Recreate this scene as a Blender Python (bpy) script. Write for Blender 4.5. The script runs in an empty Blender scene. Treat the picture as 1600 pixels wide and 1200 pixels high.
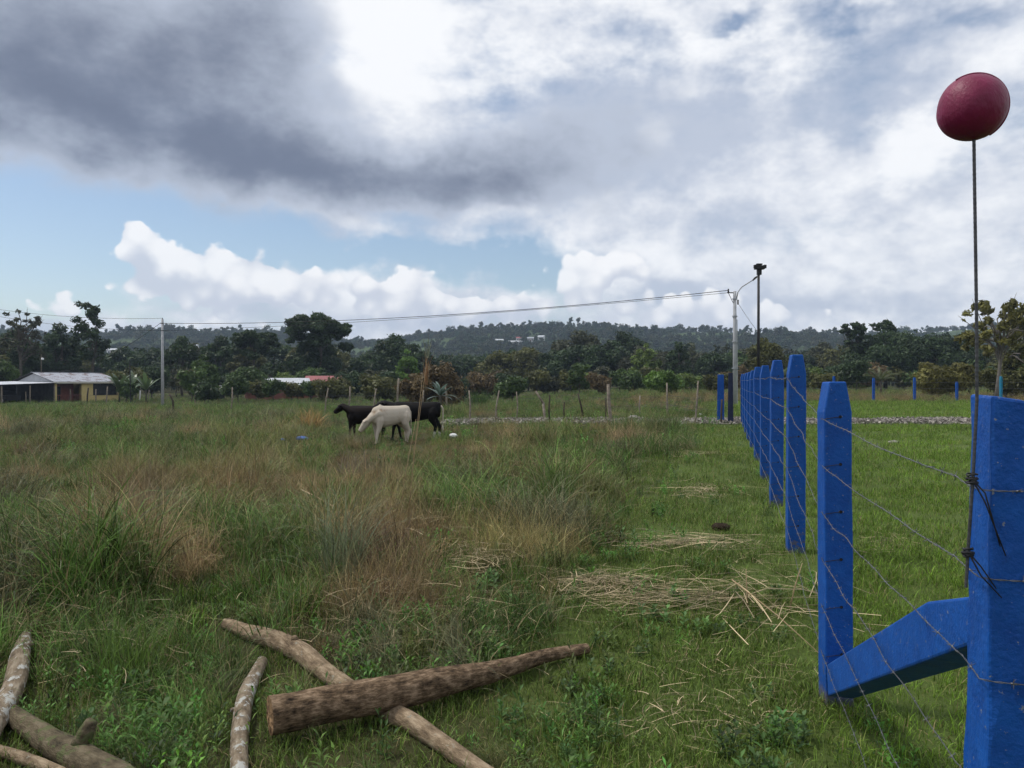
import bpy, math, random
import numpy as np
from mathutils import Vector

# ---------------------------------------------------------------- camera, sky, sun, exposure
EYE, F = 1.5, 1230.0            # eye height (m) and focal length in photo pixels (1600 wide)
scene = bpy.context.scene
C = scene.collection
cd = bpy.data.cameras.new('camera'); cam = bpy.data.objects.new('camera', cd); C.objects.link(cam)
cam.location = (0, 0, EYE); cam.rotation_euler = (math.radians(90 - 0.233), 0, 0)
cd.sensor_width = 36; cd.lens = 36 * F / 1600; cd.clip_start = 0.05; cd.clip_end = 6000
scene.camera = cam
scene.view_settings.view_transform = 'Standard'; scene.view_settings.look = 'None'
scene.view_settings.gamma = 1; scene.view_settings.exposure = 0.18
scene.render.engine = 'CYCLES'
cy = scene.cycles
cy.use_denoising = True; cy.max_bounces = 5; cy.diffuse_bounces = 2; cy.glossy_bounces = 2
cy.transmission_bounces = 3; cy.volume_bounces = 0; cy.transparent_max_bounces = 4
cy.use_adaptive_sampling = True; cy.adaptive_threshold = 0.02
cy.caustics_reflective = False; cy.caustics_refractive = False

SUN_EL, SUN_AZ = 56.0, -72.0     # azimuth from +Y towards +X
class S:
    """socket wrapper: arithmetic on shader sockets"""
    nt = None
    def __init__(s, k): s.k = k
    @staticmethod
    def m(op, *a, clamp=False):
        n = S.nt.nodes.new('ShaderNodeMath'); n.operation = op; n.use_clamp = clamp
        for i, v in enumerate(a):
            if isinstance(v, S): S.nt.links.new(v.k, n.inputs[i])
            else: n.inputs[i].default_value = v
        return S(n.outputs[0])
    def __add__(s, o): return S.m('ADD', s, o)
    def __radd__(s, o): return S.m('ADD', s, o)
    def __sub__(s, o): return S.m('SUBTRACT', s, o)
    def __rsub__(s, o): return S.m('SUBTRACT', o, s)
    def __mul__(s, o): return S.m('MULTIPLY', s, o)
    def __rmul__(s, o): return S.m('MULTIPLY', s, o)
    def __truediv__(s, o): return S.m('DIVIDE', s, o)
    def maxi(s, o): return S.m('MAXIMUM', s, o)
def sstep(x, a, b, lo=0.0, hi=1.0):
    n = S.nt.nodes.new('ShaderNodeMapRange'); n.interpolation_type = 'SMOOTHSTEP'
    S.nt.links.new(x.k, n.inputs[0])
    for i, v in enumerate((a, b, lo, hi)): n.inputs[i + 1].default_value = v
    return S(n.outputs[0])
def xyz(x, y, z):
    n = S.nt.nodes.new('ShaderNodeCombineXYZ')
    for i, v in enumerate((x, y, z)):
        if isinstance(v, S): S.nt.links.new(v.k, n.inputs[i])
        else: n.inputs[i].default_value = v
    return S(n.outputs[0])
def noise(vec, scale, detail=5.0, rough=0.55, col=False, dist=0.0):
    n = S.nt.nodes.new('ShaderNodeTexNoise')
    if vec is not None: S.nt.links.new(vec.k, n.inputs['Vector'])
    n.inputs['Scale'].default_value = scale; n.inputs['Detail'].default_value = detail
    n.inputs['Roughness'].default_value = rough; n.inputs['Distortion'].default_value = dist
    return S(n.outputs[1 if col else 0])
def split(v):
    n = S.nt.nodes.new('ShaderNodeSeparateXYZ'); S.nt.links.new(v.k, n.inputs[0])
    return [S(o) for o in n.outputs]
def mixc(f, a, b):
    n = S.nt.nodes.new('ShaderNodeMix'); n.data_type = 'RGBA'
    for i, v in ((0, f), (6, a), (7, b)):
        if isinstance(v, S): S.nt.links.new(v.k, n.inputs[i])
        elif i == 0: n.inputs[0].default_value = v
        else: n.inputs[i].default_value = (*v, 1)
    return S(n.outputs[2])

world = bpy.data.worlds.new('World'); scene.world = world; world.use_nodes = True
world.cycles.sampling_method = 'MANUAL'; world.cycles.sample_map_resolution = 256
def build_sky():
    nt = world.node_tree; nt.nodes.clear(); S.nt = nt
    out = nt.nodes.new('ShaderNodeOutputWorld'); bg = nt.nodes.new('ShaderNodeBackground')
    K = 0.105
    bg.inputs['Strength'].default_value = K
    sky = nt.nodes.new('ShaderNodeTexSky'); sky.sky_type = 'NISHITA'; sky.sun_disc = False
    sky.sun_elevation = math.radians(SUN_EL); sky.sun_rotation = math.radians(SUN_AZ)
    sky.air_density = 1.0; sky.dust_density = .7; sky.ozone_density = 1.0
    tc = nt.nodes.new('ShaderNodeTexCoord'); d = S(tc.outputs['Generated'])
    x, y, z = split(d)
    flat = xyz(x, y, z * 2.3)
    U = S.m('ARCTAN2', x, y); V = S.m('ARCSINE', z)
    wa = split(noise(flat, 3.2, 3, 0.6, col=True)); wb = split(noise(xyz(x, y, z * 1.2), 15, 3.5, 0.62, col=True))
    def vm(op, *a):
        n = nt.nodes.new('ShaderNodeVectorMath'); n.operation = op
        for i, v in enumerate(a):
            if isinstance(v, S): nt.links.new(v.k, n.inputs[i])
            else: n.inputs[i].default_value = v
        return S(n.outputs['Value' if op == 'DOT_PRODUCT' else 'Vector'])
    def warp(a, b):
        return xyz(U + (wa[0] - .5) * a + (wb[0] - .5) * b, V + (wa[1] - .5) * (a * .6) + (wb[1] - .5) * b, 0)
    def blobs(lst, uv, tot=0.0):
        for b in lst:
            px, py, rx, ry = b[:4]; amp = b[4] if len(b) > 4 else 1.0
            az = math.atan((px - 800) / F); el = math.atan((595 - py) / F * math.cos(az)); k = math.cos(az)
            sx, sy = F / (rx * k), F / (ry * k)
            q = vm('MULTIPLY_ADD', uv, (sx, sy, 0), (-az * sx, -el * sy, 0))
            tot = S.m('MULTIPLY_ADD', S.m('POWER', 0.36788, vm('DOT_PRODUCT', q, q)), amp, tot)
        return tot
    n1 = noise(flat, 4.0, 5, 0.6); n2 = noise(xyz(x + 3.7, y, z * 2.0), 2.4, 4, 0.55); n3 = noise(xyz(x, y + 9.0, z * 1.6), 11.0, 4.5, 0.62)
    c = lambda r, g, b: (r / K, g / K, b / K)
    # thin veil and broken white cloud; blue openings where the photograph has them
    uv1 = warp(.14, .07)
    gaps = blobs([(20, 310, 210, 85, 1.7), (250, 350, 210, 44, 1.4), (60, 425, 200, 60, 1.2), (560, 400, 260, 26, 1.0), (800, 425, 110, 30, 1.0), (880, 440, 60, 60, .3), (-250, 330, 260, 90, 1.2), (180, 500, 130, 16, .5),
                  (1150, 52, 45, 12, .5), (1330, 30, 110, 18, .42), (1560, 30, 80, 30, .5)], uv1)
    veil = sstep((n1 - .5) * 1.7 + (n3 - .5) * 1.0 + .95 - gaps, .16, .95)
    uvt = warp(.08, .06)
    tone = sstep(blobs([(620, 60, 90, 110, .5), (700, 150, 120, 70, .3), (1010, 205, 36, 30, .95), (1430, 245, 48, 60, .9), (1200, 75, 110, 35, .3), (1080, 280, 120, 35, .3)], uvt, (n2 - .5) * 1.9 + (n3 - .5) * 2.3 + .64)
                 - blobs([(1150, 175, 260, 45, .5), (1230, 330, 300, 30, .3), (1050, 455, 60, 18, .8), (1330, 480, 260, 22, .5), (950, 235, 160, 60, .55), (490, 362, 50, 22, 1.0), (690, 500, 160, 14, .4)], uvt), .0, 1.15)
    cloud = mixc(tone, c(.49, .54, .645), c(.90, .91, .93))
    col = mixc(veil * .96, S(sky.outputs[0]), cloud)
    # heaped cumulus low over the hills
    uv2 = warp(.035, .05)
    vo = nt.nodes.new('ShaderNodeTexVoronoi'); vo.feature = 'SMOOTH_F1'; vo.voronoi_dimensions = '2D'
    nt.links.new(warp(.02, .02).k, vo.inputs['Vector']); vo.inputs['Scale'].default_value = 34; vo.inputs['Smoothness'].default_value = .35
    bil = S(vo.outputs['Distance'])
    cb = [(212, 380, 26, 30), (262, 412, 52, 30), (345, 428, 55, 32), (410, 432, 34, 32), (330, 455, 130, 22, .8), (478, 440, 32, 24, .8), (575, 446, 50, 22, .7), (645, 452, 40, 32), (620, 480, 110, 20, .7),
          (722, 486, 50, 22, .8), (800, 484, 50, 24, .8), (905, 440, 55, 40, .8), (975, 420, 50, 26, .7), (1060, 480, 150, 26, .6), (85, 484, 50, 18, .7), (350, 503, 90, 14, .65), (720, 520, 160, 12, .6), (1180, 500, 120, 18, .6)]
    cum = blobs(cb, uv2, (n3 - .5) * .45) - bil * .7
    cmask = sstep(cum, .08, .26)
    low = blobs([(b[0] + 16, b[1] + b[3] * .95, b[2] * 1.15, b[3] * .8) for b in cb], uv2)
    ctone = sstep(low * .75 - cum * .45 + bil * .95 + (n3 - .5) * 2.0, .0, 1.2)
    col = mixc(cmask * .9, col, mixc(ctone, c(.93, .93, .94), c(.57, .61, .70)))
    # the heavy grey cloud
    uv3 = warp(.15, .05)
    D = blobs([(150, 80, 360, 150, .95), (60, 150, 260, 75, .45), (310, 225, 260, 66, .95), (540, 268, 250, 56, 1.0), (740, 292, 190, 44, 1.0), (900, 225, 170, 62, .7), (430, 80, 170, 140, .6), (1050, 150, 180, 60, .25), (-250, 60, 330, 150, .9)], uv3) \
        - blobs([(640, 50, 95, 110, .95), (700, 150, 100, 45, .45)], uv3)
    Dn = D + (n1 - .5) * .9 + (n3 - .5) * .55
    dm = sstep(Dn, .14, .9)
    core = sstep(Dn + (n2 - .5) * 1.0 + (n3 - .5) * 1.3, .25, 2.15)
    col = mixc(dm * .97, col, mixc(core, c(.46, .51, .61), c(.13, .16, .235)))
    nt.links.new(col.k, bg.inputs['Color']); nt.links.new(bg.outputs[0], out.inputs['Surface'])
build_sky()

sl = bpy.data.lights.new('sun', 'SUN'); sun = bpy.data.objects.new('sun', sl); C.objects.link(sun)
sl.energy = 2.6; sl.angle = math.radians(12); sl.color = (1.0, .955, .88)
_e, _a = math.radians(SUN_EL), math.radians(SUN_AZ)
sdir = Vector((math.cos(_e) * math.sin(_a), math.cos(_e) * math.cos(_a), math.sin(_e)))
sun.rotation_euler = sdir.to_track_quat('Z', 'Y').to_euler(); sun.location = (0, 0, 200)

# ---------------------------------------------------------------- helpers
R = np.random.default_rng(7)
def sm(a, b, x):
    t = np.clip((np.asarray(x, float) - a) / (b - a), 0, 1); return t * t * (3 - 2 * t)
_perm = np.random.default_rng(3).random((256, 256))
def vnoise(x, y):
    x = np.asarray(x, float); y = np.asarray(y, float)
    xi = np.floor(x).astype(int); yi = np.floor(y).astype(int); fx = x - xi; fy = y - yi
    fx = fx * fx * (3 - 2 * fx); fy = fy * fy * (3 - 2 * fy)
    g = lambda i, j: _perm[i & 255, j & 255]
    return (g(xi, yi) * (1 - fx) + g(xi + 1, yi) * fx) * (1 - fy) + (g(xi, yi + 1) * (1 - fx) + g(xi + 1, yi + 1) * fx) * fy
def fbm(x, y, o=4):
    s = 0; a = .5; t = 0
    for k in range(o):
        s = s + a * vnoise(np.asarray(x) * 2 ** k + 17.3 * k, np.asarray(y) * 2 ** k + 5.1 * k); t += a; a *= .5
    return s / t
def gz(X, Y):                     # height of the ground
    X = np.asarray(X, float); Y = np.asarray(Y, float)
    z = -.25 * (1 - sm(4.0, 6.9, Y)) - .10 * sm(0, 6, -X) * sm(8, 16, Y)
    z = z - 1.0 * sm(34, 85, Y) * sm(-12, 4, -X)
    return z + (fbm(X * .45, Y * .45, 3) - .5) * .10 * (1 - sm(40, 120, Y))
def gzf(X, Y): return float(gz(X, Y))
def P(px, py, d): return Vector(((px - 800) / F * d, d, EYE + (595 - py) / F * d))
def G(px, py, r=0.0):             # the point r above the ground seen at a photo pixel
    lo, hi = .5, 400.0
    for _ in range(50):
        m = (lo + hi) / 2; p = P(px, py, m)
        if p.z > gzf(p.x, p.y) + r: lo = m
        else: hi = m
    return P(px, py, lo)
FD = Vector((.262, .965, 0)).normalized(); FN = Vector((-FD.y, FD.x, 0))   # fence direction and its left normal
P2 = Vector((2.46, 6.83, 0))
def side(X, Y): return (np.asarray(X) - P2.x) * FN.x + (np.asarray(Y) - P2.y) * FN.y   # metres left of the blue fence

def tag(o, label=None, cat=None, group=None, kind=None):
    for k, v in (('label', label), ('category', cat), ('group', group), ('kind', kind)):
        if v: o[k] = v
    return o
def link(name, me, mat=None, parent=None):
    o = bpy.data.objects.new(name, me); C.objects.link(o)
    if mat is not None and me is not None and not me.materials: me.materials.append(mat)
    if parent is not None: o.parent = parent
    return o
def empty(name, loc, label, cat, group=None, rz=0):
    o = bpy.data.objects.new(name, None); C.objects.link(o); o.location = loc; o.rotation_euler = (0, 0, rz); o.empty_display_size = .2
    return tag(o, label, cat, group)
class MB:
    def __init__(s): s.v = []; s.f = []
    def add(s, v, f):
        o = len(s.v); s.v += [tuple(p) for p in v]; s.f += [tuple(i + o for i in q) for q in f]; return s
    def box(s, c, d, rz=0, top=(1, 1)):
        cx, cy, cz = c; hx, hy, hz = d[0] / 2, d[1] / 2, d[2] / 2; co, si = math.cos(rz), math.sin(rz); v = []
        for zz, (tx, ty) in ((-hz, (1, 1)), (hz, top)):
            for x, y in ((-hx, -hy), (hx, -hy), (hx, hy), (-hx, hy)):
                x *= tx; y *= ty; v.append((cx + x * co - y * si, cy + x * si + y * co, cz + zz))
        return s.add(v, [(3, 2, 1, 0), (4, 5, 6, 7), (0, 1, 5, 4), (1, 2, 6, 5), (2, 3, 7, 6), (3, 0, 4, 7)])
    def tube(s, pts, rad, n=8, cap=True, jit=0, rng=None, flat=1.0):
        pts = [Vector(p) for p in pts]; N = len(pts)
        if not hasattr(rad, '__len__'): rad = [rad] * N
        v = []; up = Vector((0, 0, 1)); u = None
        for i, p in enumerate(pts):
            t = (pts[min(i + 1, N - 1)] - pts[max(i - 1, 0)]).normalized()
            if u is None: u = t.cross(up if abs(t.z) < .95 else Vector((1, 0, 0))).normalized()
            u = (u - t * u.dot(t)).normalized(); w = t.cross(u)
            for k in range(n):
                a = 2 * math.pi * k / n; r = rad[i] * (1 + (rng.uniform(-jit, jit) if jit else 0))
                v.append(p + (u * math.cos(a) + w * math.sin(a) * flat) * r)
        f = [(i * n + k, i * n + (k + 1) % n, (i + 1) * n + (k + 1) % n, (i + 1) * n + k) for i in range(N - 1) for k in range(n)]
        if cap: f += [tuple(range(n - 1, -1, -1)), tuple((N - 1) * n + k for k in range(n))]
        return s.add(v, f)
    def mesh(s, name, smooth=False):
        me = bpy.data.meshes.new(name); me.from_pydata(s.v, [], s.f); me.update()
        if smooth: me.polygons.foreach_set('use_smooth', [True] * len(me.polygons))
        return me
    def obj(s, name, mat, parent=None, smooth=False): return link(name, s.mesh(name, smooth), mat, parent)
def bevel(o, w=.006, seg=2):
    m = o.modifiers.new('bevel', 'BEVEL'); m.width = w; m.segments = seg; m.limit_method = 'ANGLE'; return o
def quads_mesh(name, V, shade=None, smooth=True):
    """V: (n,4,3) array of quads -> mesh, one random value per quad in attribute 'shade'"""
    n = len(V); me = bpy.data.meshes.new(name); me.vertices.add(n * 4); me.loops.add(n * 4); me.polygons.add(n)
    me.vertices.foreach_set('co', V.astype(np.float32).ravel()); me.loops.foreach_set('vertex_index', np.arange(n * 4, dtype=np.int32))
    me.polygons.foreach_set('loop_start', np.arange(0, n * 4, 4, dtype=np.int32))
    if shade is not None:
        a = me.attributes.new('shade', 'FLOAT', 'FACE'); a.data.foreach_set('value', shade.astype(np.float32))
    me.update(); me.validate(); return me

# ---------------------------------------------------------------- materials
def new_mat(name):
    m = bpy.data.materials.new(name); m.use_nodes = True; nt = m.node_tree; S.nt = nt
    b = nt.nodes['Principled BSDF']; return m, nt, b
def texco(kind='Object'):
    n = S.nt.nodes.new('ShaderNodeTexCoord'); return S(n.outputs[kind])
def ramp(f, stops):
    n = S.nt.nodes.new('ShaderNodeValToRGB'); S.nt.links.new(f.k, n.inputs[0]); e = n.color_ramp.elements
    while len(e) < len(stops): e.new(.5)
    for k, (p, c) in enumerate(stops): e[k].position = p; e[k].color = (*c, 1)
    return S(n.outputs[0])
def bump(b, h, strength=.3, dist=.01):
    n = S.nt.nodes.new('ShaderNodeBump'); n.inputs['Strength'].default_value = strength; n.inputs['Distance'].default_value = dist
    S.nt.links.new(h.k, n.inputs['Height']); S.nt.links.new(n.outputs[0], b.inputs['Normal'])
def setc(b, c, rough=.7, spec=.3, metal=0):
    if isinstance(c, S): S.nt.links.new(c.k, b.inputs['Base Color'])
    else: b.inputs['Base Color'].default_value = (*c, 1)
    b.inputs['Roughness'].default_value = rough; b.inputs['Specular IOR Level'].default_value = spec; b.inputs['Metallic'].default_value = metal
def mottled(name, c1, c2, scale=8, rough=.7, spec=.3, bs=0, bd=.01, metal=0, detail=5, kind='Object'):
    m, nt, b = new_mat(name); t = texco(kind); f = noise(t, scale, detail, .6)
    setc(b, ramp(f, [(.32, c1), (.68, c2)]), rough, spec, metal)
    if bs: bump(b, noise(t, scale * 3, 4, .6), bs, bd)
    return m
def attr(name, kind='GEOMETRY'):
    n = S.nt.nodes.new('ShaderNodeAttribute'); n.attribute_name = name; n.attribute_type = kind; return n
def leaf_mat(name, tint=None, lo=.55, hi=1.5, dry=None, trans=.3, rough=.55, spec=.25):
    """foliage: tint (or the instance's own tint) varied leaf by leaf, some light passing through"""
    m, nt, b = new_mat(name)
    base = S(attr('tint', 'INSTANCER').outputs['Vector']) if tint is None else tint
    sh = S(attr('shade').outputs['Fac'])
    n = nt.nodes.new('ShaderNodeVectorMath'); n.operation = 'SCALE'
    if isinstance(base, S): nt.links.new(base.k, n.inputs[0])
    else: n.inputs[0].default_value = base
    nt.links.new((sh * (hi - lo) + lo).k, n.inputs['Scale']); c = S(n.outputs[0])
    if dry: c = mixc(sstep(sh, dry[0], dry[0] + .05), c, dry[1])
    setc(b, c, rough, spec)
    tr = nt.nodes.new('ShaderNodeBsdfTranslucent'); nt.links.new(c.k, tr.inputs['Color'])
    mx = nt.nodes.new('ShaderNodeMixShader'); mx.inputs[0].default_value = trans
    nt.links.new(b.outputs[0], mx.inputs[1]); nt.links.new(tr.outputs[0], mx.inputs[2])
    nt.links.new(mx.outputs[0], nt.nodes['Material Output'].inputs['Surface']); return m

M = {}
def blue_paint(name, foot):
    m, nt, b = new_mat(name); t = texco(); f = noise(t, 9, 6, .65); g = noise(t, 60, 4, .65); h = noise(t, 22, 3, .6)
    col = ramp(f, [(.3, (.003, .050, .25)), (.7, (.005, .082, .36))])
    col = mixc(sstep(noise(t, 26, 4, .7), .69, .72) * .8, col, (.18, .21, .27))
    col = mixc(sstep(h, .60, .72) * .35, col, (.002, .022, .11))
    drip = noise(xyz(split(t)[0] * 1.0, split(t)[1], split(t)[2] * .12), 34, 4, .65)
    col = mixc(sstep(drip, .56, .74) * .38, col, (.018, .10, .34))
    col = mixc(sstep(noise(t, 46, 4, .7), .655, .67) * .85, col, (.20, .21, .22))
    if foot: col = mixc(sstep(noise(t, 17, 5, .7) - split(t)[2] * .55, .42, .56) * .7, col, (.10, .085, .06))
    if foot: col = mixc(sstep(split(t)[2] + (f - .5) * .25, .07, -.01), col, (.11, .105, .095))
    setc(b, col, .6, .25); bump(b, f * .5 + g * .5 + h * .4, .9, .008); return m
M['blue'] = blue_paint('blue_paint', True); M['blue_plain'] = blue_paint('blue_paint_thick', False)
M['teal'] = mottled('faded_blue_green_paint', (.01, .16, .22), (.012, .2, .4), 6)
M['shaded_blue'] = mottled('shaded_blue_paint', (.008, .012, .035), (.015, .022, .06), 8)  # blue darkened so that the colour itself carries a post's shaded face
M['hole'] = mottled('dark_hole', (.004, .005, .01), (.01, .012, .02), 40)
M['wire'] = mottled('galvanised_wire', (.07, .073, .08), (.17, .175, .19), 60, .45, .5, metal=.5)
M['wire_dark'] = mottled('old_tie_wire', (.015, .015, .02), (.04, .04, .045), 60, .6, .4, metal=.4)
M['rebar'] = mottled('ribbed_steel_bar', (.035, .036, .042), (.09, .092, .10), 90, .5, .5, metal=.5)
def ball_mat():
    m, nt, b = new_mat('crimson_rubber'); t = texco(); f = noise(t, 22, 6, .65)
    setc(b, ramp(f, [(.3, (.135, .004, .036)), (.7, (.19, .007, .055))]), .5, .35); xx, yy, zz = split(t); bump(b, noise(xyz(xx, yy, zz * .25), 45, 5, .7) + noise(t, 20, 3, .6), .55, .006); return m
M['ball'] = ball_mat()
M['concrete'] = mottled('pale_concrete', (.28, .29, .31), (.40, .41, .43), 5)
M['black'] = mottled('black_paint', (.006, .006, .007), (.012, .012, .013), 10, .5)
M['cable'] = mottled('black_cable', (.01, .01, .011), (.02, .02, .022), 10)
M['gravel'] = mottled('grey_gravel', (.17, .155, .135), (.31, .285, .25), 30, .9, .2, .6, .02, kind='Generated')
M['stick'] = mottled('weathered_stick', (.12, .10, .08), (.27, .235, .19), 9, .85, .15)
M['stick_dark'] = mottled('dark_stick', (.035, .028, .022), (.075, .06, .048), 9, .85, .15)
def bark(name, cols, scale, lich=None):
    m, nt, b = new_mat(name); t = S(attr('uvw').outputs['Vector']); u, v, w = split(t)
    f = noise(xyz(u * .32, v, w), scale, 6, .7); g = noise(xyz(u, v, w), scale * .35, 4, .6)
    c = ramp(f * .62 + g * .38, [(.36, cols[0]), (.5, cols[1]), (.62, cols[2])])
    if lich:
        c = mixc(sstep(noise(xyz(u + 3, v * 1.3, w * 1.3), lich[1], 5, .7), lich[2], lich[2] + .05), c, lich[0])
    setc(b, c, .9, .12); bump(b, f, 1.0, .022); return m
M['bark_log'] = bark('furrowed_brown_bark', ((.016, .012, .009), (.145, .098, .060), (.33, .235, .155)), 52)
M['bark_pale'] = bark('pale_tan_bark', ((.10, .072, .048), (.23, .17, .11), (.37, .29, .20)), 34, ((.26, .24, .19), 13, .60))
M['bark_lichen'] = bark('lichen_spotted_bark', ((.09, .07, .05), (.21, .165, .115), (.33, .28, .21)), 34, ((.44, .44, .41), 12, .535))
M['bark_moss'] = bark('mossy_bark', ((.04, .034, .022), (.11, .088, .056), (.18, .15, .10)), 30, ((.10, .11, .05), 9, .54))
M['cutwood'] = mottled('sawn_wood_end', (.06, .036, .022), (.34, .22, .12), 18, .9, .1, .8, .01)
M['trunk'] = mottled('tree_trunk', (.045, .038, .03), (.11, .10, .085), 3, .9, .1)
M['trunk_pale'] = mottled('pale_trunk', (.12, .11, .095), (.22, .2, .18), 3, .9, .1)
M['earth'] = None
def ground_mat():
    m, nt, b = new_mat('pasture_soil'); t = texco()
    lawn = S(attr('lawn').outputs['Fac'])
    f = noise(t, 1.6, 8, .7); g = noise(t, 22, 6, .7)
    rough_c = ramp(f * .5 + g * .5, [(.3, (.026, .025, .013)), (.5, (.052, .054, .022)), (.7, (.10, .076, .042))])
    lawn_c = ramp(f * .4 + g * .6, [(.3, (.045, .062, .018)), (.55, (.08, .115, .028)), (.75, (.15, .13, .055))])
    setc(b, mixc(lawn, rough_c, lawn_c), .95, .1); bump(b, g, .8, .03); return m
M['ground'] = ground_mat()

# ---------------------------------------------------------------- ground, track, hills
def ground():
    def axis(lim, near, step):
        a = [0.0]; s = step
        while a[-1] < lim:
            if a[-1] > near: s *= 1.09
            a.append(a[-1] + s)
        return np.array(a)
    px = axis(2600, 12, .3); xs = np.concatenate([-px[:0:-1], px]); ys = np.concatenate([[-400, -60, -15, -4], axis(3200, 34, .3)])
    X, Y = np.meshgrid(xs, ys); Z = gz(X, Y); ny, nx = X.shape
    v = np.stack([X, Y, Z], -1).reshape(-1, 3)
    i = np.arange((ny - 1) * (nx - 1)); r = i // (nx - 1); c = i % (nx - 1); a = r * nx + c
    f = np.stack([a, a + 1, a + nx + 1, a + nx], 1)
    me = bpy.data.meshes.new('ground'); me.from_pydata(v.tolist(), [], f.tolist()); me.update()
    me.polygons.foreach_set('use_smooth', [True] * len(me.polygons))
    la = me.attributes.new('lawn', 'FLOAT', 'POINT')
    s = side(X, Y); L = 1 - sm(1.0, 2.2, s + (fbm(X * .8, Y * .8) - .5) * 1.5)
    L = L * (1 - sm(50, 56, Y)); la.data.foreach_set('value', L.ravel().astype(np.float32))
    tag(link('ground', me, M['ground']), 'uneven pasture ground of soil and low grass', None, kind='structure')
ground()
def track():
    rng = np.random.default_rng(5); mb = MB(); xs = np.arange(-2.6, 46, .4); v = []; n = 7
    for x in xs:
        y0 = 26.6 + .6 * vnoise(x * .3, 1.0) + .25 * vnoise(x * 1.7, 3.0) + (0.5 if x < 5 else 0); y1 = 30.3 + .7 * vnoise(x * .3, 8.0) + .3 * vnoise(x * 1.9, 5.0)
        for k in range(n):
            y = y0 + (y1 - y0) * k / (n - 1); v.append((x, y, gzf(x, y) + .03 + .02 * math.sin(math.pi * k / (n - 1))))
    f = [(i * n + k, (i + 1) * n + k, (i + 1) * n + k + 1, i * n + k + 1) for i in range(len(xs) - 1) for k in range(n - 1)]
    tag(MB().add(v, f).obj('gravel_track', M['gravel'], smooth=True), 'pale gravel track crossing the pasture beyond the fence', None, kind='structure')
track()

HX = [-1400, -600, -440, -260, -150, -73, 0, 40, 140, 220, 300, 365, 480, 600, 1400]
HP = [527, 524, 533, 531, 538, 531, 527, 522, 528, 524, 527, 532, 523, 514, 520]
def hz(X, Y):
    ridge = 1.5 + (595 - np.interp(X, HX, HP)) / F * 900
    ridge = ridge + (fbm(np.asarray(X) * .012, np.asarray(Y) * .012) - .5) * 10
    t = sm(330, 900, Y) * (1 - .5 * sm(950, 1500, Y))
    return -3 + (ridge + 3) * t * (.8 + .4 * fbm(np.asarray(X) * .006 + 9, np.asarray(Y) * .006, 3)) / 1.0
def hills():
    xs = np.arange(-1300, 1301, 25.0); ys = np.arange(320, 1500, 20.0); X, Y = np.meshgrid(xs, ys); Z = hz(X, Y); ny, nx = X.shape
    i = np.arange((ny - 1) * (nx - 1)); r = i // (nx - 1); c = i % (nx - 1); a = r * nx + c
    me = bpy.data.meshes.new('hills'); me.from_pydata(np.stack([X, Y, Z], -1).reshape(-1, 3).tolist(), [], np.stack([a, a + 1, a + nx + 1, a + nx], 1).tolist())
    me.polygons.foreach_set('use_smooth', [True] * len(me.polygons))
    tag(link('hills', me, mottled('hill_cover', (.03, .05, .02), (.07, .10, .035), .02, .95, .1)), 'low wooded hills along the horizon', None, kind='structure')
hills()

# ---------------------------------------------------------------- scattering (grass and other uncountable cover)
def scatter(name, pos, rot, scl, tint, sources, label, seed=0):
    col = bpy.data.collections.new(name + '_pieces')
    for s in sources: col.objects.link(s)
    n = len(pos); me = bpy.data.meshes.new(name); me.vertices.add(n); me.vertices.foreach_set('co', np.asarray(pos, np.float32).ravel())
    for an, ty, dat, key in (('rot', 'FLOAT_VECTOR', rot, 'vector'), ('scl', 'FLOAT', scl, 'value'), ('tint', 'FLOAT_VECTOR', tint, 'vector')):
        a = me.attributes.new(an, ty, 'POINT'); a.data.foreach_set(key, np.asarray(dat, np.float32).ravel())
    a = me.attributes.new('pick', 'INT', 'POINT'); a.data.foreach_set('value', np.random.default_rng(seed).integers(0, len(sources), n).astype(np.int32))
    me.update(); o = link(name, me)
    ng = bpy.data.node_groups.new(name, 'GeometryNodeTree'); ng.interface.new_socket('Geometry', in_out='INPUT', socket_type='NodeSocketGeometry'); ng.interface.new_socket('Geometry', in_out='OUTPUT', socket_type='NodeSocketGeometry')
    N = ng.nodes; L = ng.links; gi = N.new('NodeGroupInput'); go = N.new('NodeGroupOutput'); ip = N.new('GeometryNodeInstanceOnPoints'); ci = N.new('GeometryNodeCollectionInfo')
    ci.inputs['Collection'].default_value = col; ci.inputs['Separate Children'].default_value = True; ci.inputs['Reset Children'].default_value = True
    def na(nm, ty):
        q = N.new('GeometryNodeInputNamedAttribute'); q.data_type = ty; q.inputs['Name'].default_value = nm; return q.outputs['Attribute']
    L.new(gi.outputs[0], ip.inputs['Points']); L.new(ci.outputs[0], ip.inputs['Instance']); ip.inputs['Pick Instance'].default_value = True
    L.new(na('pick', 'INT'), ip.inputs['Instance Index']); L.new(na('rot', 'FLOAT_VECTOR'), ip.inputs['Rotation']); L.new(na('scl', 'FLOAT'), ip.inputs['Scale'])
    L.new(ip.outputs[0], go.inputs[0]); md = o.modifiers.new('scatter', 'NODES'); md.node_group = ng
    return tag(o, label, None, kind='stuff')
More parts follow.
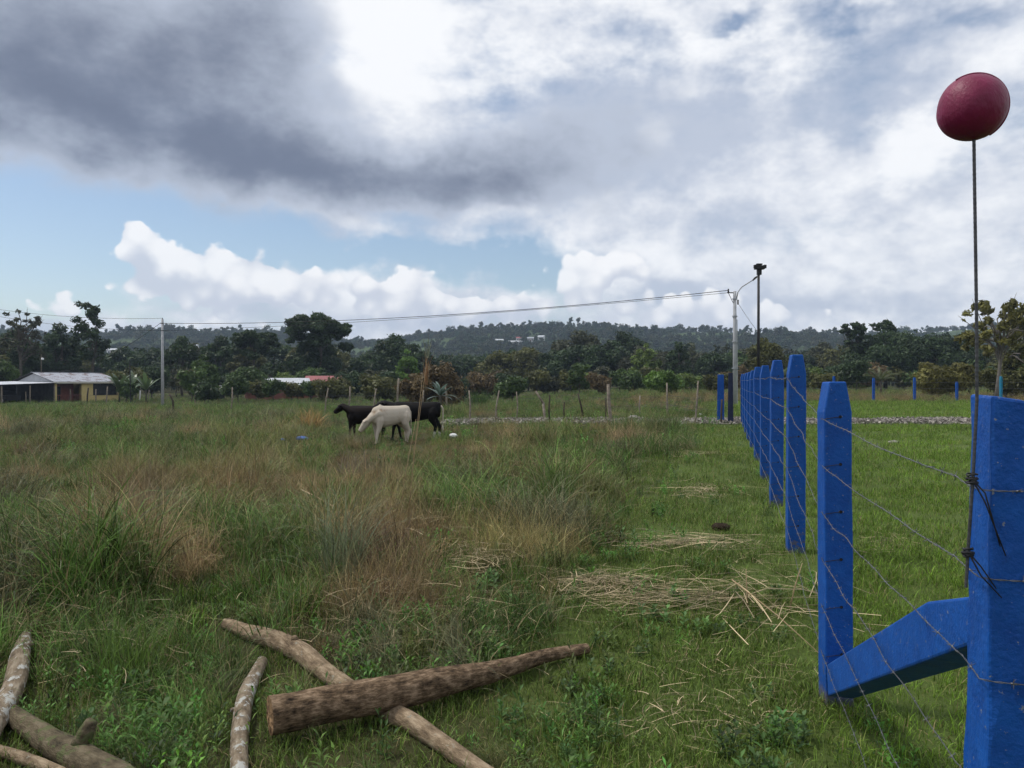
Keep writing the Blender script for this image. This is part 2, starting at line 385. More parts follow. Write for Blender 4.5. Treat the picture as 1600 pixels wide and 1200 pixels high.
def blades(n, length, width, rad, lean, curl, rng, segs=4, flop=0.0, twist=.0, tipw=.15):
    """n bent blades rising from a disc: (n*segs,4,3) quads and a shade per quad"""
    a = rng.uniform(0, 2 * math.pi, n); rr = rad * np.sqrt(rng.random(n)); base = np.stack([rr * np.cos(a), rr * np.sin(a), np.full(n, -.02)], 1)
    L = rng.uniform(*length, n); az = rng.uniform(0, 2 * math.pi, n); th0 = np.abs(rng.normal(0, lean, n)); k = rng.uniform(curl * .3, curl, n)
    W = rng.uniform(width * .7, width * 1.3, n); sv = np.stack([-np.sin(az), np.cos(az), np.zeros(n)], 1)
    tw = rng.normal(0, .5 + twist, n)
    p = base; ring = []
    for i in range(segs + 1):
        t = i / segs; th = th0 + k * t * t * 1.3
        dirv = np.stack([np.cos(az) * np.sin(th), np.sin(az) * np.sin(th), np.cos(th)], 1)
        nrm = np.cross(sv, dirv); s2 = sv * np.cos(tw)[:, None] + nrm * np.sin(tw)[:, None]
        w = (W * (1 - t ** 1.7 * (1 - tipw)) * .5)[:, None]
        ring.append((p - s2 * w, p + s2 * w)); p = p + dirv * (L / segs)[:, None]
    q = [np.stack([ring[i][0], ring[i][1], ring[i + 1][1], ring[i + 1][0]], 1) for i in range(segs)]
    return np.concatenate(q), np.tile(rng.random(n), segs)
def src(name, parts, mat):
    me = quads_mesh(name, np.concatenate([p[0] for p in parts]), np.concatenate([p[1] for p in parts])); me.materials.append(mat)
    me.polygons.foreach_set('use_smooth', [True] * len(me.polygons)); return bpy.data.objects.new(name, me)
def leaflets(pts, dirs, L, W, rng, droop=.3):
    """folded lance leaves: two quads each"""
    n = len(pts); d = dirs / np.linalg.norm(dirs, axis=1, keepdims=True); L = rng.uniform(.7, 1.2, n)[:, None] * L; W = W * rng.uniform(.8, 1.2, n)[:, None]
    up = np.array([0, 0, 1.0]); s = np.cross(d, up); s /= np.maximum(np.linalg.norm(s, axis=1, keepdims=True), 1e-6)
    mid = pts + d * L * .45; tip = pts + d * L - up * L * droop * .5; mid = mid + up * L * .03
    q1 = np.stack([pts, mid - s * W * .5 + up * W * .12, tip, mid], 1); q2 = np.stack([pts, mid, tip, mid + s * W * .5 + up * W * .12], 1)
    sh = rng.random(n); return np.concatenate([q1, q2]), np.concatenate([sh, sh])
def weed(rng, h, nst, L, W):
    P_, D_ = [], []; st = []
    for _ in range(nst):
        a = rng.uniform(0, 6.28); ln = rng.uniform(.0, .35); hh = h * rng.uniform(.6, 1.1); b = np.array([rng.normal(0, .05), rng.normal(0, .05), -.02]); dv = np.array([math.cos(a) * math.sin(ln), math.sin(a) * math.sin(ln), math.cos(ln)])
        nl = int(rng.integers(8, 15)); a0 = rng.uniform(0, 6.28)
        for i in range(nl):
            t = (i + 1) / nl; aa = a0 + i * 2.4; el = .2 + .7 * t
            P_.append(b + dv * hh * t); D_.append([math.cos(aa) * math.cos(el), math.sin(aa) * math.cos(el), math.sin(el)])
        sv = np.array([math.cos(a + 1.57), math.sin(a + 1.57), 0]) * .0025
        st.append([b - sv, b + sv, b + dv * hh + sv * .5, b + dv * hh - sv * .5])
    q, s = leaflets(np.array(P_), np.array(D_), L, W, rng)
    return [(q, s), (np.array(st), np.full(len(st), .4))]
GM = leaf_mat('grass_blade', lo=.3, hi=1.9, trans=.2, dry=(.84, (.30, .24, .125)))
GL = leaf_mat('lawn_blade', lo=.35, hi=1.8, trans=.2, dry=(.90, (.33, .26, .13)))
DM = leaf_mat('dry_grass_stem', trans=.15, lo=.3, hi=1.9)
WM = leaf_mat('weed_leaf', trans=.3, lo=.6, hi=1.5)
STRAW = leaf_mat('straw', (.40, .32, .19), lo=.35, hi=1.5, trans=.1)
g = lambda s: np.random.default_rng(s)
tall = [src('tall_grass_tuft', [blades(26, (.25, .75), .0066, .17, .48, 1.7, g(i), 6), blades(24, (.2, .55), .0085, .16, .85, 1.8, g(i + 50), 5)], GM) for i in range(7)]
dry = [src('dry_grass_tuft', [blades(20, (.3, .72), .0032, .18, .55, 1.2, g(i + 9), 5), blades(44, (.12, .5), .0044, .22, 1.0, 1.8, g(i + 19), 5), blades(14, (.1, .3), .006, .15, .4, 1.2, g(i + 29), 3)], DM) for i in range(7)]
short = [src('lawn_tuft', [blades(70, (.035, .105), .0042, .17, .6, 1.4, g(i + 70), 3)], GL) for i in range(5)]
mid_ = [src('mid_grass_tuft', [blades(44, (.10, .32), .006, .16, .55, 1.5, g(i + 90), 4)], GM) for i in range(6)]
weeds = [src('leafy_weed', weed(g(i + 120), .13 + .02 * (i % 5), 3 + i % 3, .045 + .006 * (i % 4), .012 + .003 * (i % 3)), WM) for i in range(11)]
broad = [src('broad_leaf_weed', weed(g(i + 140), .12, 3, .055, .030), WM) for i in range(3)]

LOGS = []                                         # (x, y, clear radius) along the logs and branches
def log_clear(X, Y, rng):
    keep = np.ones(len(X), bool)
    for lx, ly, r in LOGS:
        d2 = np.hypot(X - lx, Y - ly); keep &= d2 > r + .015
        front = (np.abs(X - lx * Y / ly) < r + .06) & (Y < ly) & (Y > ly - .42); keep &= ~front | (rng.random(len(X)) < .80 ** (1.0 if lx < -.2 else .4) * .62)
    return keep
def field_points(bands, rng):
    out = []
    for y0, y1, dens in bands:
        w = .65 * y1 * 1.08 + 1.0; n = int(dens * 2 * w * (y1 - y0)); X = rng.uniform(-w, w, n); Y = rng.uniform(y0, y1, n)
        k = np.abs(X) < .65 * Y * 1.08 + 1.0; out.append(np.stack([X[k], Y[k]], 1))
    return np.concatenate(out)
def blob(X, Y, px, py, rx, ry):
    p = G(px, py); q = G(px + rx, py); r = G(px, py - ry); dx = abs(q.x - p.x); dy = abs(r.y - p.y)
    return np.exp(-((X - p.x) / dx) ** 2 - ((Y - p.y) / dy) ** 2)
def dryness(X, Y):
    d = fbm(X * .35 + 3, Y * .30) * 1.3 - .40 + (fbm(X * 1.1, Y * 1.1) - .5) * 1.5
    for px, py, rx, ry, a in ((620, 860, 170, 60, .55), (300, 760, 230, 60, .45), (800, 690, 160, 18, .5), (600, 730, 180, 35, .45), (850, 680, 150, 12, .6), (1000, 628, 120, 8, .9), (620, 960, 160, 50, .45),
                              (830, 800, 110, 50, -.7), (150, 690, 200, 25, -.35), (180, 1030, 160, 80, -.7), (980, 760, 130, 50, -.5), (720, 1080, 200, 90, -.6), (480, 655, 140, 14, -.5), (300, 1100, 200, 80, -.35), (100, 850, 120, 60, -.1)):
        d = d + a * blob(X, Y, px, py, rx, ry)
    d = d - .5 * sm(30, 45, Y) + 1.1 * sm(54, 57, Y) * (X > .19 * Y) * (Y < 85) + .55 * sm(40, 46, Y) * (Y < 66) * (X > .10 * Y) * (X < .27 * Y)
    return np.clip(d, 0, 1)
def vary(base, n, rng, s=.16):
    c = np.asarray(base, float) * (1 + rng.normal(0, s, (n, 1))) * (1 + rng.normal(0, s * .35, (n, 3))); return np.clip(c, .004, 1)
def put(name, pts, scl, tint, sources, label, rng, tilt=.12, sink=0.0):
    kk = log_clear(pts[:, 0], pts[:, 1], rng) if name != 'mown_grass' else np.ones(len(pts), bool); pts = pts[kk]; scl = scl[kk]; tint = tint[kk]
    n = len(pts); pos = np.column_stack([pts, gz(pts[:, 0], pts[:, 1]) - sink]); rot = np.column_stack([rng.normal(0, tilt, n), rng.normal(0, tilt, n), rng.uniform(0, 6.28, n)])
    return scatter(name, pos, rot, scl, tint, sources, label, seed=n)
def vegetation():
    rng = np.random.default_rng(21)
    fill = [(2.0, 5, 95), (5, 9, 80), (9, 15, 48), (15, 25, 24), (25, 40, 10), (40, 62, 3.2), (62, 110, 1.4), (110, 150, .5)]
    p = field_points(fill, rng); X, Y = p[:, 0], p[:, 1]; s = side(X, Y) + (fbm(X * .9, Y * .9) - .5) * 1.6
    edge = 1.55 + .9 * blob(X, Y, 1010, 730, 70, 60)
    ontrack = (X > -2.8) & (Y > 26.4) & (Y < 31.2) & (rng.random(len(p)) > np.where(X < 6.5, .45, .05))
    rightfar = (s < 1.5) & (Y > 55.5)
    rough = ((s > edge) | rightfar) & ~ontrack
    d = dryness(X, Y); u = rng.random(len(p))
    far = np.clip(Y / 14, 1, 5) ** .5
    nearshort = .86 - .44 * (1 - sm(3.9, 6.2, Y))
    nearshort = nearshort * (.35 + 1.3 * fbm(X * .9 + 60, Y * .9, 3)) * (1 - .62 * np.clip(blob(X, Y, 640, 682, 75, 16) + blob(X, Y, 570, 668, 60, 10) + .8 * blob(X, Y, 820, 662, 110, 8), 0, 1)) * (1 - .35 * sm(20, 34, Y))
    isdry = rough & (u < np.clip(d * .85, .06, .74)); isgrn = rough & ~isdry
    # tufts: patches that share one height and colour and stand out of the lower cover
    nc = 620; cyy = 2.5 + 42 * rng.random(nc) ** 1.5; cxx = rng.uniform(-1, 1, nc) * (.65 * cyy + 1); cr = rng.uniform(.14, .5, nc) * np.clip(cyy / 14, 1, 2); ch = rng.uniform(1.0, 1.6, nc); cd_ = dryness(cxx, cyy)
    PAL = np.array([[.30, .225, .115], [.20, .15, .07], [.25, .22, .092], [.17, .19, .062], [.095, .175, .036], [.12, .20, .045], [.14, .15, .075]])
    pick = np.where(rng.random(nc) < np.clip(cd_ * 1.1, .12, .85), rng.integers(0, 3, nc), rng.integers(3, 7, nc)); ct = PAL[pick] * rng.uniform(.65, 1.1, (nc, 1))
    own = np.full(len(p), -1)
    for i0 in range(0, len(p), 4000):
        sl_ = slice(i0, i0 + 4000); dd = np.hypot(X[sl_, None] - cxx, Y[sl_, None] - cyy) / cr; j = dd.argmin(1); own[sl_] = np.where(dd[np.arange(len(j)), j] < 1, j, -1)
    intuft = own >= 0; hgt = np.where(intuft, ch[own], .72) * np.where((Y > 56.5) & (X > .15 * Y), 2.3, 1) * np.where((Y > 33) & (X < .12 * Y), 1.25, 1); tuft_t = ct[own]
    isdry = np.where(intuft & rough, pick[own] < 3, isdry); isgrn = rough & ~isdry
    k = isdry; q = p[k]; n = len(q); rb = fbm(q[:, 0] * .7, q[:, 1] * .7)[:, None]
    t = np.array([.25, .195, .085]) * (1 - rb) + np.array([.15, .105, .049]) * rb
    t = np.where(intuft[k][:, None], tuft_t[k], t); t = np.clip(t * (1 + rng.normal(0, .28, (n, 1))) * (1 + rng.normal(0, .06, (n, 3))), .01, 1)
    put('dry_grass', q, rng.uniform(.45, .9, n) * far[k] ** .8 * nearshort[k] * hgt[k], t, dry, 'tangled brown dry grass all over the unmown left pasture', rng, .2)
    k = isgrn & ((rng.random(len(p)) < .30) | intuft); q = p[k]; n = len(q); fb = fbm(q[:, 0] * .5 + 40, q[:, 1] * .5)[:, None]
    t = np.array([.065, .132, .023]) * fb + np.array([.130, .155, .042]) * (1 - fb); fg = sm(28, 40, q[:, 1])[:, None]
    t = t * (1 - fg * .8) + np.array([.13, .215, .046]) * fg * .8
    t = np.where(intuft[k][:, None], tuft_t[k], t); t = np.clip(t * (1 + rng.normal(0, .28, (n, 1))), .012, 1)
    put('tall_grass', q, rng.uniform(.35, .85, n) * far[k] ** .8 * nearshort[k] * hgt[k], t, tall, 'knee-high green grass of the unmown left pasture', rng, .18)
    k2 = isgrn & ~k; q = p[k2]; n = len(q)
    put('mid_grass', q, rng.uniform(.6, 1.25, n) * far[k2] * nearshort[k2] ** .5, vary((.078, .140, .025), n, rng, .38), mid_, 'shorter green grass between the tall tufts of the left pasture', rng, .2)
    # mown grass
    lf = [(2.0, 4.5, 125), (4.5, 7, 95), (7, 11, 60), (11, 17, 30), (17, 28, 13), (28, 56, 5)]
    p = field_points(lf, rng); X, Y = p[:, 0], p[:, 1]; s = side(X, Y) + (fbm(X * .9, Y * .9) - .5) * 1.2
    bare = fbm(X * 1.3 + 7, Y * 1.3) > .63
    k = ((s < 2.0) | ((Y < 6.5) & (rng.random(len(p)) < .6))) & ~((Y > 26.5) & (Y < 31)) & (~bare | (rng.random(len(p)) < .3)); q = p[k]; n = len(q); lush = (side(q[:, 0], q[:, 1]) < 0)[:, None]
    fb = fbm(q[:, 0] * .8, q[:, 1] * .8)[:, None]
    t = np.where(lush, np.array([.112, .195, .020]), np.array([.10, .158, .026])) * (.7 + .6 * fb) * (1 + rng.normal(0, .16, (n, 1)))
    far = np.clip(q[:, 1] / 9, 1, 6) ** .55
    put('mown_grass', q, rng.uniform(.7, 1.25, n) * far, np.clip(t, .01, 1), short, 'short mown lawn grass on both sides of the blue fence', rng, .1)
    # leafy weeds, thickest around the logs
    p = field_points([(2.2, 5.5, 60), (5.5, 9, 22), (9, 16, 9), (16, 30, 4)], rng); X, Y = p[:, 0], p[:, 1]; s = side(X, Y)
    w = .26 + .9 * blob(X, Y, 800, 1080, 190, 130) + .7 * blob(X, Y, 560, 1100, 260, 120) + .5 * blob(X, Y, 200, 1120, 260, 100) + .5 * blob(X, Y, 860, 820, 160, 50) + .5 * blob(X, Y, 760, 930, 60, 40) + .35 * blob(X, Y, 1150, 1000, 200, 140)
    w = w * (.35 + 1.3 * sm(.4, .65, fbm(X * 1.4, Y * 1.4 + 20)))
    k = (s > -.2) & (rng.random(len(p)) < w * .8) & ((s > 1.1) | (rng.random(len(p)) < .25)); q = p[k]; n = len(q)
    put('leafy_weeds', q, rng.uniform(.55, 1.15, n) * np.clip(q[:, 1] / 10, 1, 2), vary((.072, .155, .028), n, rng, .38), weeds, 'low leafy weeds with lance-shaped leaves around the logs', rng)
    k = (s > .2) & (rng.random(len(p)) < w * .15); q = p[k]; n = len(q)
    put('broadleaf_weeds', q, rng.uniform(.5, 1.1, n), vary((.09, .16, .05), n, rng, .2), broad, 'scattered broad-leaved weeds in the pasture', rng)

# ---------------------------------------------------------------- trees and shrubs
LEAF = {}
def leafm(key, tint, **k):
    if key not in LEAF: LEAF[key] = leaf_mat('foliage_' + key, tint, **k)
    return LEAF[key]
TINTS = {'dark': (.034, .058, .022), 'mid': (.06, .10, .027), 'light': (.10, .145, .03), 'olive': (.085, .090, .028), 'brown': (.12, .088, .042), 'grey': (.058, .064, .036), 'yellow': (.13, .125, .035), 'fresh': (.085, .15, .03)}
def leaf_cloud(centres, radii, n, size, rng, flat=.8, shell=.55):
    """leaf-sized quads spread through overlapping clumps"""
    w = radii ** 2; idx = rng.choice(len(radii), n, p=w / w.sum()); dv = rng.normal(0, 1, (n, 3)); dv /= np.linalg.norm(dv, axis=1, keepdims=True)
    rr = radii[idx] * (shell + (1.06 - shell) * rng.random(n) ** .6); rr *= 1 + .28 * (np.sin(dv[:, 0] * 7 + idx) * np.cos(dv[:, 1] * 6 + idx * 2) + .5 * np.sin(dv[:, 2] * 11 + idx))
    p = centres[idx] + dv * rr[:, None] * np.array([1, 1, flat])
    nm = dv + rng.normal(0, .75, (n, 3)) + np.array([0, 0, .35]); nm /= np.linalg.norm(nm, axis=1, keepdims=True)
    a = np.cross(nm, rng.normal(0, 1, (n, 3))); a /= np.maximum(np.linalg.norm(a, axis=1, keepdims=True), 1e-6); b = np.cross(nm, a)
    s = size * rng.uniform(.6, 1.5, n)[:, None]
    q = np.stack([p - a * s, p - b * s * .42 + a * s * .1, p + a * s, p + b * s * .42 + a * s * .1], 1)
    return q, np.clip(.5 * rng.random(n) + .5 * rng.random(len(radii))[idx], 0, 1)
def tree(name, label, px, ytop, wpx, d, style='round', tint='dark', seed=0, group=None, leaf=None, dens=1.0, cat='tree', ybase=None, trunk='trunk'):
    rng = np.random.default_rng(seed + 1000); X = (px - 800) / F * d; g0 = gzf(X, d); H = EYE + (595 - ytop) / F * d - g0; Rr = wpx * d / F / 2
    root = empty(name, (X, d, g0 - .05), label, cat, group); leaf = leaf or max(.13, .0021 * d)
    if style == 'umbrella':
        n = 64; a = rng.uniform(0, 6.28, n); r = Rr * .86 * np.sqrt(rng.random(n)); c = np.stack([r * np.cos(a), r * np.sin(a), H * (.80 + .15 * rng.random(n)) - (r / Rr) ** 2 * H * .10 - H * .16 * (rng.random(n) < .3)], 1); rad = Rr * rng.uniform(.10, .22, n); flat = .55; split_h = .5
    elif style == 'tall':
        n = 34; t = np.linspace(.36, .98, n); w = Rr * (.9 - .75 * np.abs(t - .5)) * rng.uniform(.5, 1.4, n); a = rng.uniform(0, 6.28, n)
        c = np.stack([w * .6 * np.cos(a), w * .6 * np.sin(a), H * t - .1 * H * (t > .9)], 1); rad = Rr * rng.uniform(.16, .34, n) * (1.15 - .5 * t); flat = .8; split_h = .35
    elif style == 'shrub':
        n = 16; a = rng.uniform(0, 6.28, n); r = Rr * .72 * np.sqrt(rng.random(n)); rad = np.minimum(Rr * rng.uniform(.2, .42, n), H * .38)
        c = np.stack([r * np.cos(a), r * np.sin(a), np.maximum(rad * .6, (H - rad) * rng.uniform(.45, 1.0, n))], 1); flat = .9; split_h = .1
    elif style == 'sparse':
        n = 70; a = rng.uniform(0, 6.28, n); r = Rr * (.15 + .85 * np.sqrt(rng.random(n))); c = np.stack([r * np.cos(a), r * np.sin(a), H * (rng.uniform(.55, .97, n) - .12 * (r / Rr) ** 2)], 1); rad = Rr * rng.uniform(.05, .13, n); flat = .8; split_h = .35
    else:
        n = 40; a = rng.uniform(0, 6.28, n); t = rng.random(n); rad = np.minimum(Rr * rng.uniform(.16, .34, n), H * .25)
        zz = H * (.30 + .52 * t); w = Rr * np.sqrt(np.clip(1 - ((t - .35) / .75) ** 2, .08, 1)) * .82; c = np.stack([w * np.cos(a), w * np.sin(a), zz], 1); flat = .82; split_h = .22
        c[0] = (0, 0, H - rad[0] * flat); c[1] = (Rr * .3, 0, H * .82 - rad[1] * .4)
    top = (c[:, 2] + rad * flat).max(); c[:, 2] *= (H / top) if style not in ('shrub',) else min(1.0, H / top)
    area = float((4 * math.pi * rad ** 2).sum()) * .55
    nl = int(np.clip(area / (leaf ** 2 * .42) * 1.0 * dens, 350, 15000)); q, sh = leaf_cloud(c, rad, nl, leaf, rng, flat)
    crown = link('crown', quads_mesh('crown', q, sh), leafm(tint, TINTS[tint], lo=.4, hi=1.8), root)
    mb = MB(); tr = max(.06, H * .018); b1 = Vector((rng.normal(0, .02) * H, rng.normal(0, .02) * H, H * split_h)); b2 = Vector((rng.normal(0, .03) * H, rng.normal(0, .03) * H, H * .8))
    mb.tube([(0, 0, -.3), b1 * .5, b1, (b1 + b2) / 2 + Vector((.02 * H, 0, 0)), b2], [tr * 1.3, tr, tr * .85, tr * .55, tr * .25], 7)
    for i in range(min(n, 34 if style == 'sparse' else 14)):
        s0 = b1.lerp(b2, rng.uniform(0, .75)); e = Vector(c[i]); mdp = s0.lerp(e, .5) + Vector((rng.normal(0, .03), rng.normal(0, .03), .04)) * H
        mb.tube([s0, mdp, e, e + (e - mdp) * .35], [tr * .42, tr * .3, tr * .17, tr * .06], 5, cap=False)
    mb.obj('trunk', M[trunk], root, True); return root

TG = 'trees of the belt behind the pasture'
LM = [  # landmark trees: label, px, top, width, distance, style, tint, kwargs
 ('tall irregular dark tree rising above the tin-roofed house', 141, 470, 66, 128, 'tall', 'dark', {'dens': .8}),
 ('thin bare-limbed tree at the far left edge, sky showing through', 32, 483, 70, 120, 'sparse', 'grey', {'dens': .9}),
 ('rounded dark tree left of the tall irregular tree above the house', 92, 505, 62, 132, 'round', 'dark', {}),
 ('broad dark tree at the left edge behind the carport', 24, 514, 90, 126, 'round', 'dark', {}),
 ('flat-topped umbrella tree, tallest of the centre-left belt', 497, 489, 104, 138, 'umbrella', 'dark', {'dens': 1.15}),
 ('dense dark tree filling in beneath the umbrella tree', 492, 528, 84, 142, 'round', 'dark', {}),
 ('low flat-crowned tree left of the umbrella tree', 398, 515, 84, 140, 'umbrella', 'dark', {}),
 ('rounded dark tree just right of the grey utility pole', 285, 524, 60, 134, 'round', 'dark', {}),
 ('wide dark tree behind the grey tin-roofed bungalow', 345, 524, 90, 150, 'round', 'dark', {}),
 ('big rounded dark tree left of the dry cane', 618, 522, 76, 150, 'round', 'dark', {}),
 ('bright green rounded tree in front of the big dark one', 636, 545, 34, 110, 'round', 'fresh', {}),
 ('broad brownish dark tree mass at the centre of the belt', 905, 516, 90, 160, 'round', 'grey', {}),
 ('broad dark tree right of the brownish centre tree', 975, 518, 84, 162, 'round', 'dark', {}),
 ('yellow-green leafy tree at the foot of the centre trees', 1010, 536, 46, 130, 'round', 'light', {}),
 ('small dark dome-shaped tree left of the concrete lamp pole', 1060, 534, 40, 140, 'round', 'dark', {}),
 ('round olive tree behind the black lamp post', 1192, 527, 66, 105, 'round', 'olive', {}),
 ('flat-crowned dark tree, left of the two on the right skyline', 1336, 503, 46, 130, 'umbrella', 'dark', {}),
 ('umbrella-crowned dark tree, right of the two on the right skyline', 1382, 499, 42, 132, 'umbrella', 'dark', {}),
 ('broad dark tree below the two skyline umbrella crowns', 1385, 514, 120, 128, 'round', 'dark', {}),
 ('wide dark tree between the skyline pair and the ball rod', 1475, 520, 110, 128, 'round', 'dark', {}),
 ('loose leafy tree with bunched leaves behind the ball rod', 1556, 466, 100, 62, 'sparse', 'yellow', {'leaf': .22, 'dens': 1.5, 'trunk': 'trunk_pale'}),
 ('dense loose-leaved tree at the right edge behind the corner post', 1600, 480, 70, 66, 'tall', 'olive', {'leaf': .2, 'trunk': 'trunk_pale'}),
 ('green bushy tree right of the grey utility pole', 318, 553, 44, 100, 'round', 'mid', {}),
]
for i, (lb, px, yt, w, d, st, ti, kw) in enumerate(LM): tree('broadleaf_tree', lb, px, yt, w, d, st, ti, i, TG, **kw)
_r = random.Random(4)
MARKS = [(85, 'the cream bungalow'), (254, 'the grey utility pole'), (432, 'the pale tin-roofed bungalow'), (668, 'the dry cane'), (951, 'the thick pale track post'), (1148, 'the concrete lamp pole'), (1315, 'the nearest tapered blue post'), (1525, 'the steel rod with the ball')]
ORD = ['first', 'second', 'third', 'fourth', 'fifth', 'sixth', 'seventh', 'eighth', 'ninth', 'tenth', 'eleventh', 'twelfth']
ADJ = {'dark': 'dark green', 'mid': 'mid-green', 'grey': 'grey-green', 'olive': 'olive', 'brown': 'brownish', 'light': 'light green'}
def name_fillers(lst, what, make):
    for mx, mn in MARKS:
        near = [q for q in lst if min(MARKS, key=lambda m: abs(m[0] - q[0]))[0] == mx]
        for sg, word in ((-1, 'left'), (1, 'right')):
            for k, q in enumerate(sorted([q for q in near if (q[0] - mx) * sg > 0 or (sg > 0 and q[0] == mx)], key=lambda q: abs(q[0] - mx))): make(q, f"{ADJ[q[4]]} {what}, {ORD[k]} {word} of {mn}")
x = -40; fill_t, fill_s = [], []
while x < 1660:                                  # the rest of the belt
    yt = float(np.interp(x, [0, 170, 230, 330, 440, 560, 590, 690, 740, 850, 1010, 1120, 1230, 1310, 1500, 1600], [530, 540, 538, 532, 530, 552, 540, 545, 556, 543, 538, 550, 548, 536, 533, 530])) + _r.uniform(-6, 8)
    w = _r.uniform(56, 92); fill_t.append((x, yt, w, _r.uniform(145, 185), _r.choice(['dark', 'dark', 'dark', 'mid', 'grey', 'olive'] if x < 700 else ['dark', 'grey', 'mid', 'olive', 'grey']))); x += w * _r.uniform(.5, .7)
x = -40
while x < 1660:                                  # lower growth in front of it
    if 1 < x < 186: x += 20; continue
    yt = float(np.interp(x, [0, 200, 400, 640, 760, 1000, 1200, 1400, 1600], [560, 575, 575, 577, 578, 578, 575, 570, 565])) + _r.uniform(-10, 10)
    w = _r.uniform(40, 70); fill_s.append((x, yt, w, _r.uniform(102, 128), _r.choice(['mid', 'olive', 'dark', 'mid', 'brown', 'grey', 'light', 'dark', 'olive']))); x += w * _r.uniform(.42, .6)
name_fillers(fill_t, 'crown of the tree belt', lambda q, lb: tree('belt_tree', lb, *q[:4], 'round', q[4], int(q[0]) + 300, 'background trees of the belt'))
name_fillers(fill_s, 'thicket shrub below the trees', lambda q, lb: tree('shrub', lb, *q[:4], 'shrub', q[4], int(q[0]) + 900, 'shrubs of the thicket below the belt', cat='shrub', dens=.8))
SH = [('rust-brown spreading bush behind the black cow', 672, 566, 110, 66, 'brown', 1.2), ('dark green rounded bush behind the grey utility pole', 300, 575, 54, 90, 'mid', 1), ('dark low bush right of the grey utility pole', 322, 590, 46, 84, 'dark', 1),
      ('bright green bush with upright growth left of the lamp pole', 1035, 577, 70, 80, 'fresh', 1), ('brownish bush left of the bright green one', 935, 580, 46, 88, 'brown', 1), ('dark green bush at the centre of the far pasture edge', 905, 567, 40, 95, 'mid', 1),
      ('very dark round bush behind the second blue post', 1338, 558, 44, 92, 'dark', 1), ('yellowish spreading bush left of the ball rod', 1478, 562, 96, 66, 'yellow', 1.2), ('olive bush right of the ball rod at the back fence', 1572, 566, 80, 66, 'olive', 1.2),
      ('brown-tipped bush behind the black cow calf', 590, 582, 70, 84, 'olive', 1), ('leafy bush beside the yellow wall of the house', 198, 596, 34, 96, 'mid', 1), ('green bush in front of the red roof', 520, 588, 60, 95, 'olive', 1), ('green bush left of the white-roofed bungalow', 372, 580, 50, 96, 'mid', 1),
      ('bushy tangle at the left edge beside the carport', -6, 560, 60, 104, 'mid', 1), ('dark bush in front of the white-roofed bungalow', 428, 590, 40, 96, 'mid', 1), ('low bush before the middle of the pale tin-roofed bungalow', 455, 593, 44, 100, 'olive', 1), ('low bush before the right end of the pale tin-roofed bungalow', 486, 592, 36, 101, 'mid', 1), ('low bush before the left end of the pale tin-roofed bungalow', 400, 592, 40, 101, 'olive', 1), ('dull green bush behind the track posts', 800, 585, 60, 82, 'mid', 1), ('brownish bush at the far pasture edge right of centre', 1120, 582, 50, 90, 'olive', 1), ('low olive bush behind the first blue post', 1285, 580, 46, 80, 'olive', 1)]
for i, (lb, px, yt, w, d, ti, de) in enumerate(SH): tree('bush', lb, px, yt, w, d, 'shrub', ti, i + 60, 'bushes at the pasture edge', cat='bush', dens=de)

def frond_plant(name, label, px, ytop, d, n, L, W, tint, seed, cat='palm', pinnate=False, stem=.5, group=None, spread=(.2, 1.2)):
    rng = np.random.default_rng(seed); X = (px - 800) / F * d; g0 = gzf(X, d); H = EYE + (595 - ytop) / F * d - g0; root = empty(name, (X, d, g0 - .03), label, cat, group); hs = H * stem
    MB().tube([(0, 0, -.2), (.03, 0, hs * .5), (0, 0, hs + .15)], [.11, .09, .07], 7).obj('stem', M['trunk'], root, True)
    for i in range(n):
        az = i * 2.4 + rng.uniform(-.3, .3); th = rng.uniform(*spread); k = rng.uniform(.7, 1.5); l = L * rng.uniform(.75, 1.1); p = np.array([0, 0, hs]); pts = []
        for j in range(9):
            t = j / 8; a = th + k * t * t; dv = np.array([math.cos(az) * math.sin(a), math.sin(az) * math.sin(a), math.cos(a)]); pts.append((p.copy(), dv)); p = p + dv * l / 8
        sv = np.array([-math.sin(az), math.cos(az), 0]); q = []
        if pinnate:
            for j in range(8):
                for u in (0, .5):
                    b = pts[j][0] + (pts[j + 1][0] - pts[j][0]) * u
                    for sg in (-1, 1):
                        tip = b + sv * sg * W * (1 - j / 9) + pts[j][1] * W * .4 - np.array([0, 0, W * .35]); w2 = pts[j][1] * l * .018
                        q.append([b - w2, b + w2, tip + w2 * .2, tip - w2 * .2])
        for j in range(8):
            w0 = (W if not pinnate else .03) * .5 * max(.05, math.sin(math.pi * min(1, (j / 8) * .93 + .07))); w1 = (W if not pinnate else .03) * .5 * max(.05, math.sin(math.pi * min(1, ((j + 1) / 8) * .93 + .07))); dz = np.array([0, 0, .12])
            q.append([pts[j][0], pts[j][0] + (sv + dz) * w0, pts[j + 1][0] + (sv + dz) * w1, pts[j + 1][0]]); q.append([pts[j][0], pts[j + 1][0], pts[j + 1][0] + (dz - sv) * w1, pts[j][0] + (dz - sv) * w0])
        q = np.array(q); link('leaf', quads_mesh('leaf', q, np.full(len(q), rng.random())), leafm('frond_' + tint, FT[tint], rough=.35, spec=.5), root)
    return root
FT = {'banana': (.085, .13, .055), 'bluish': (.11, .16, .13), 'palm': (.09, .115, .035)}
for i, (px, yt, d, lb) in enumerate(((186, 577, 96, 'banana plant nearest the house wall with drooping pale leaves'), (206, 572, 98, 'tallest banana plant between the house and the utility pole'), (228, 578, 95, 'banana plant just left of the utility pole'))):
    frond_plant('banana_plant', lb, px, yt + 12, d, 13, 2.8, .55, 'banana', 40 + i, 'banana plant', group='banana plants beside the house')
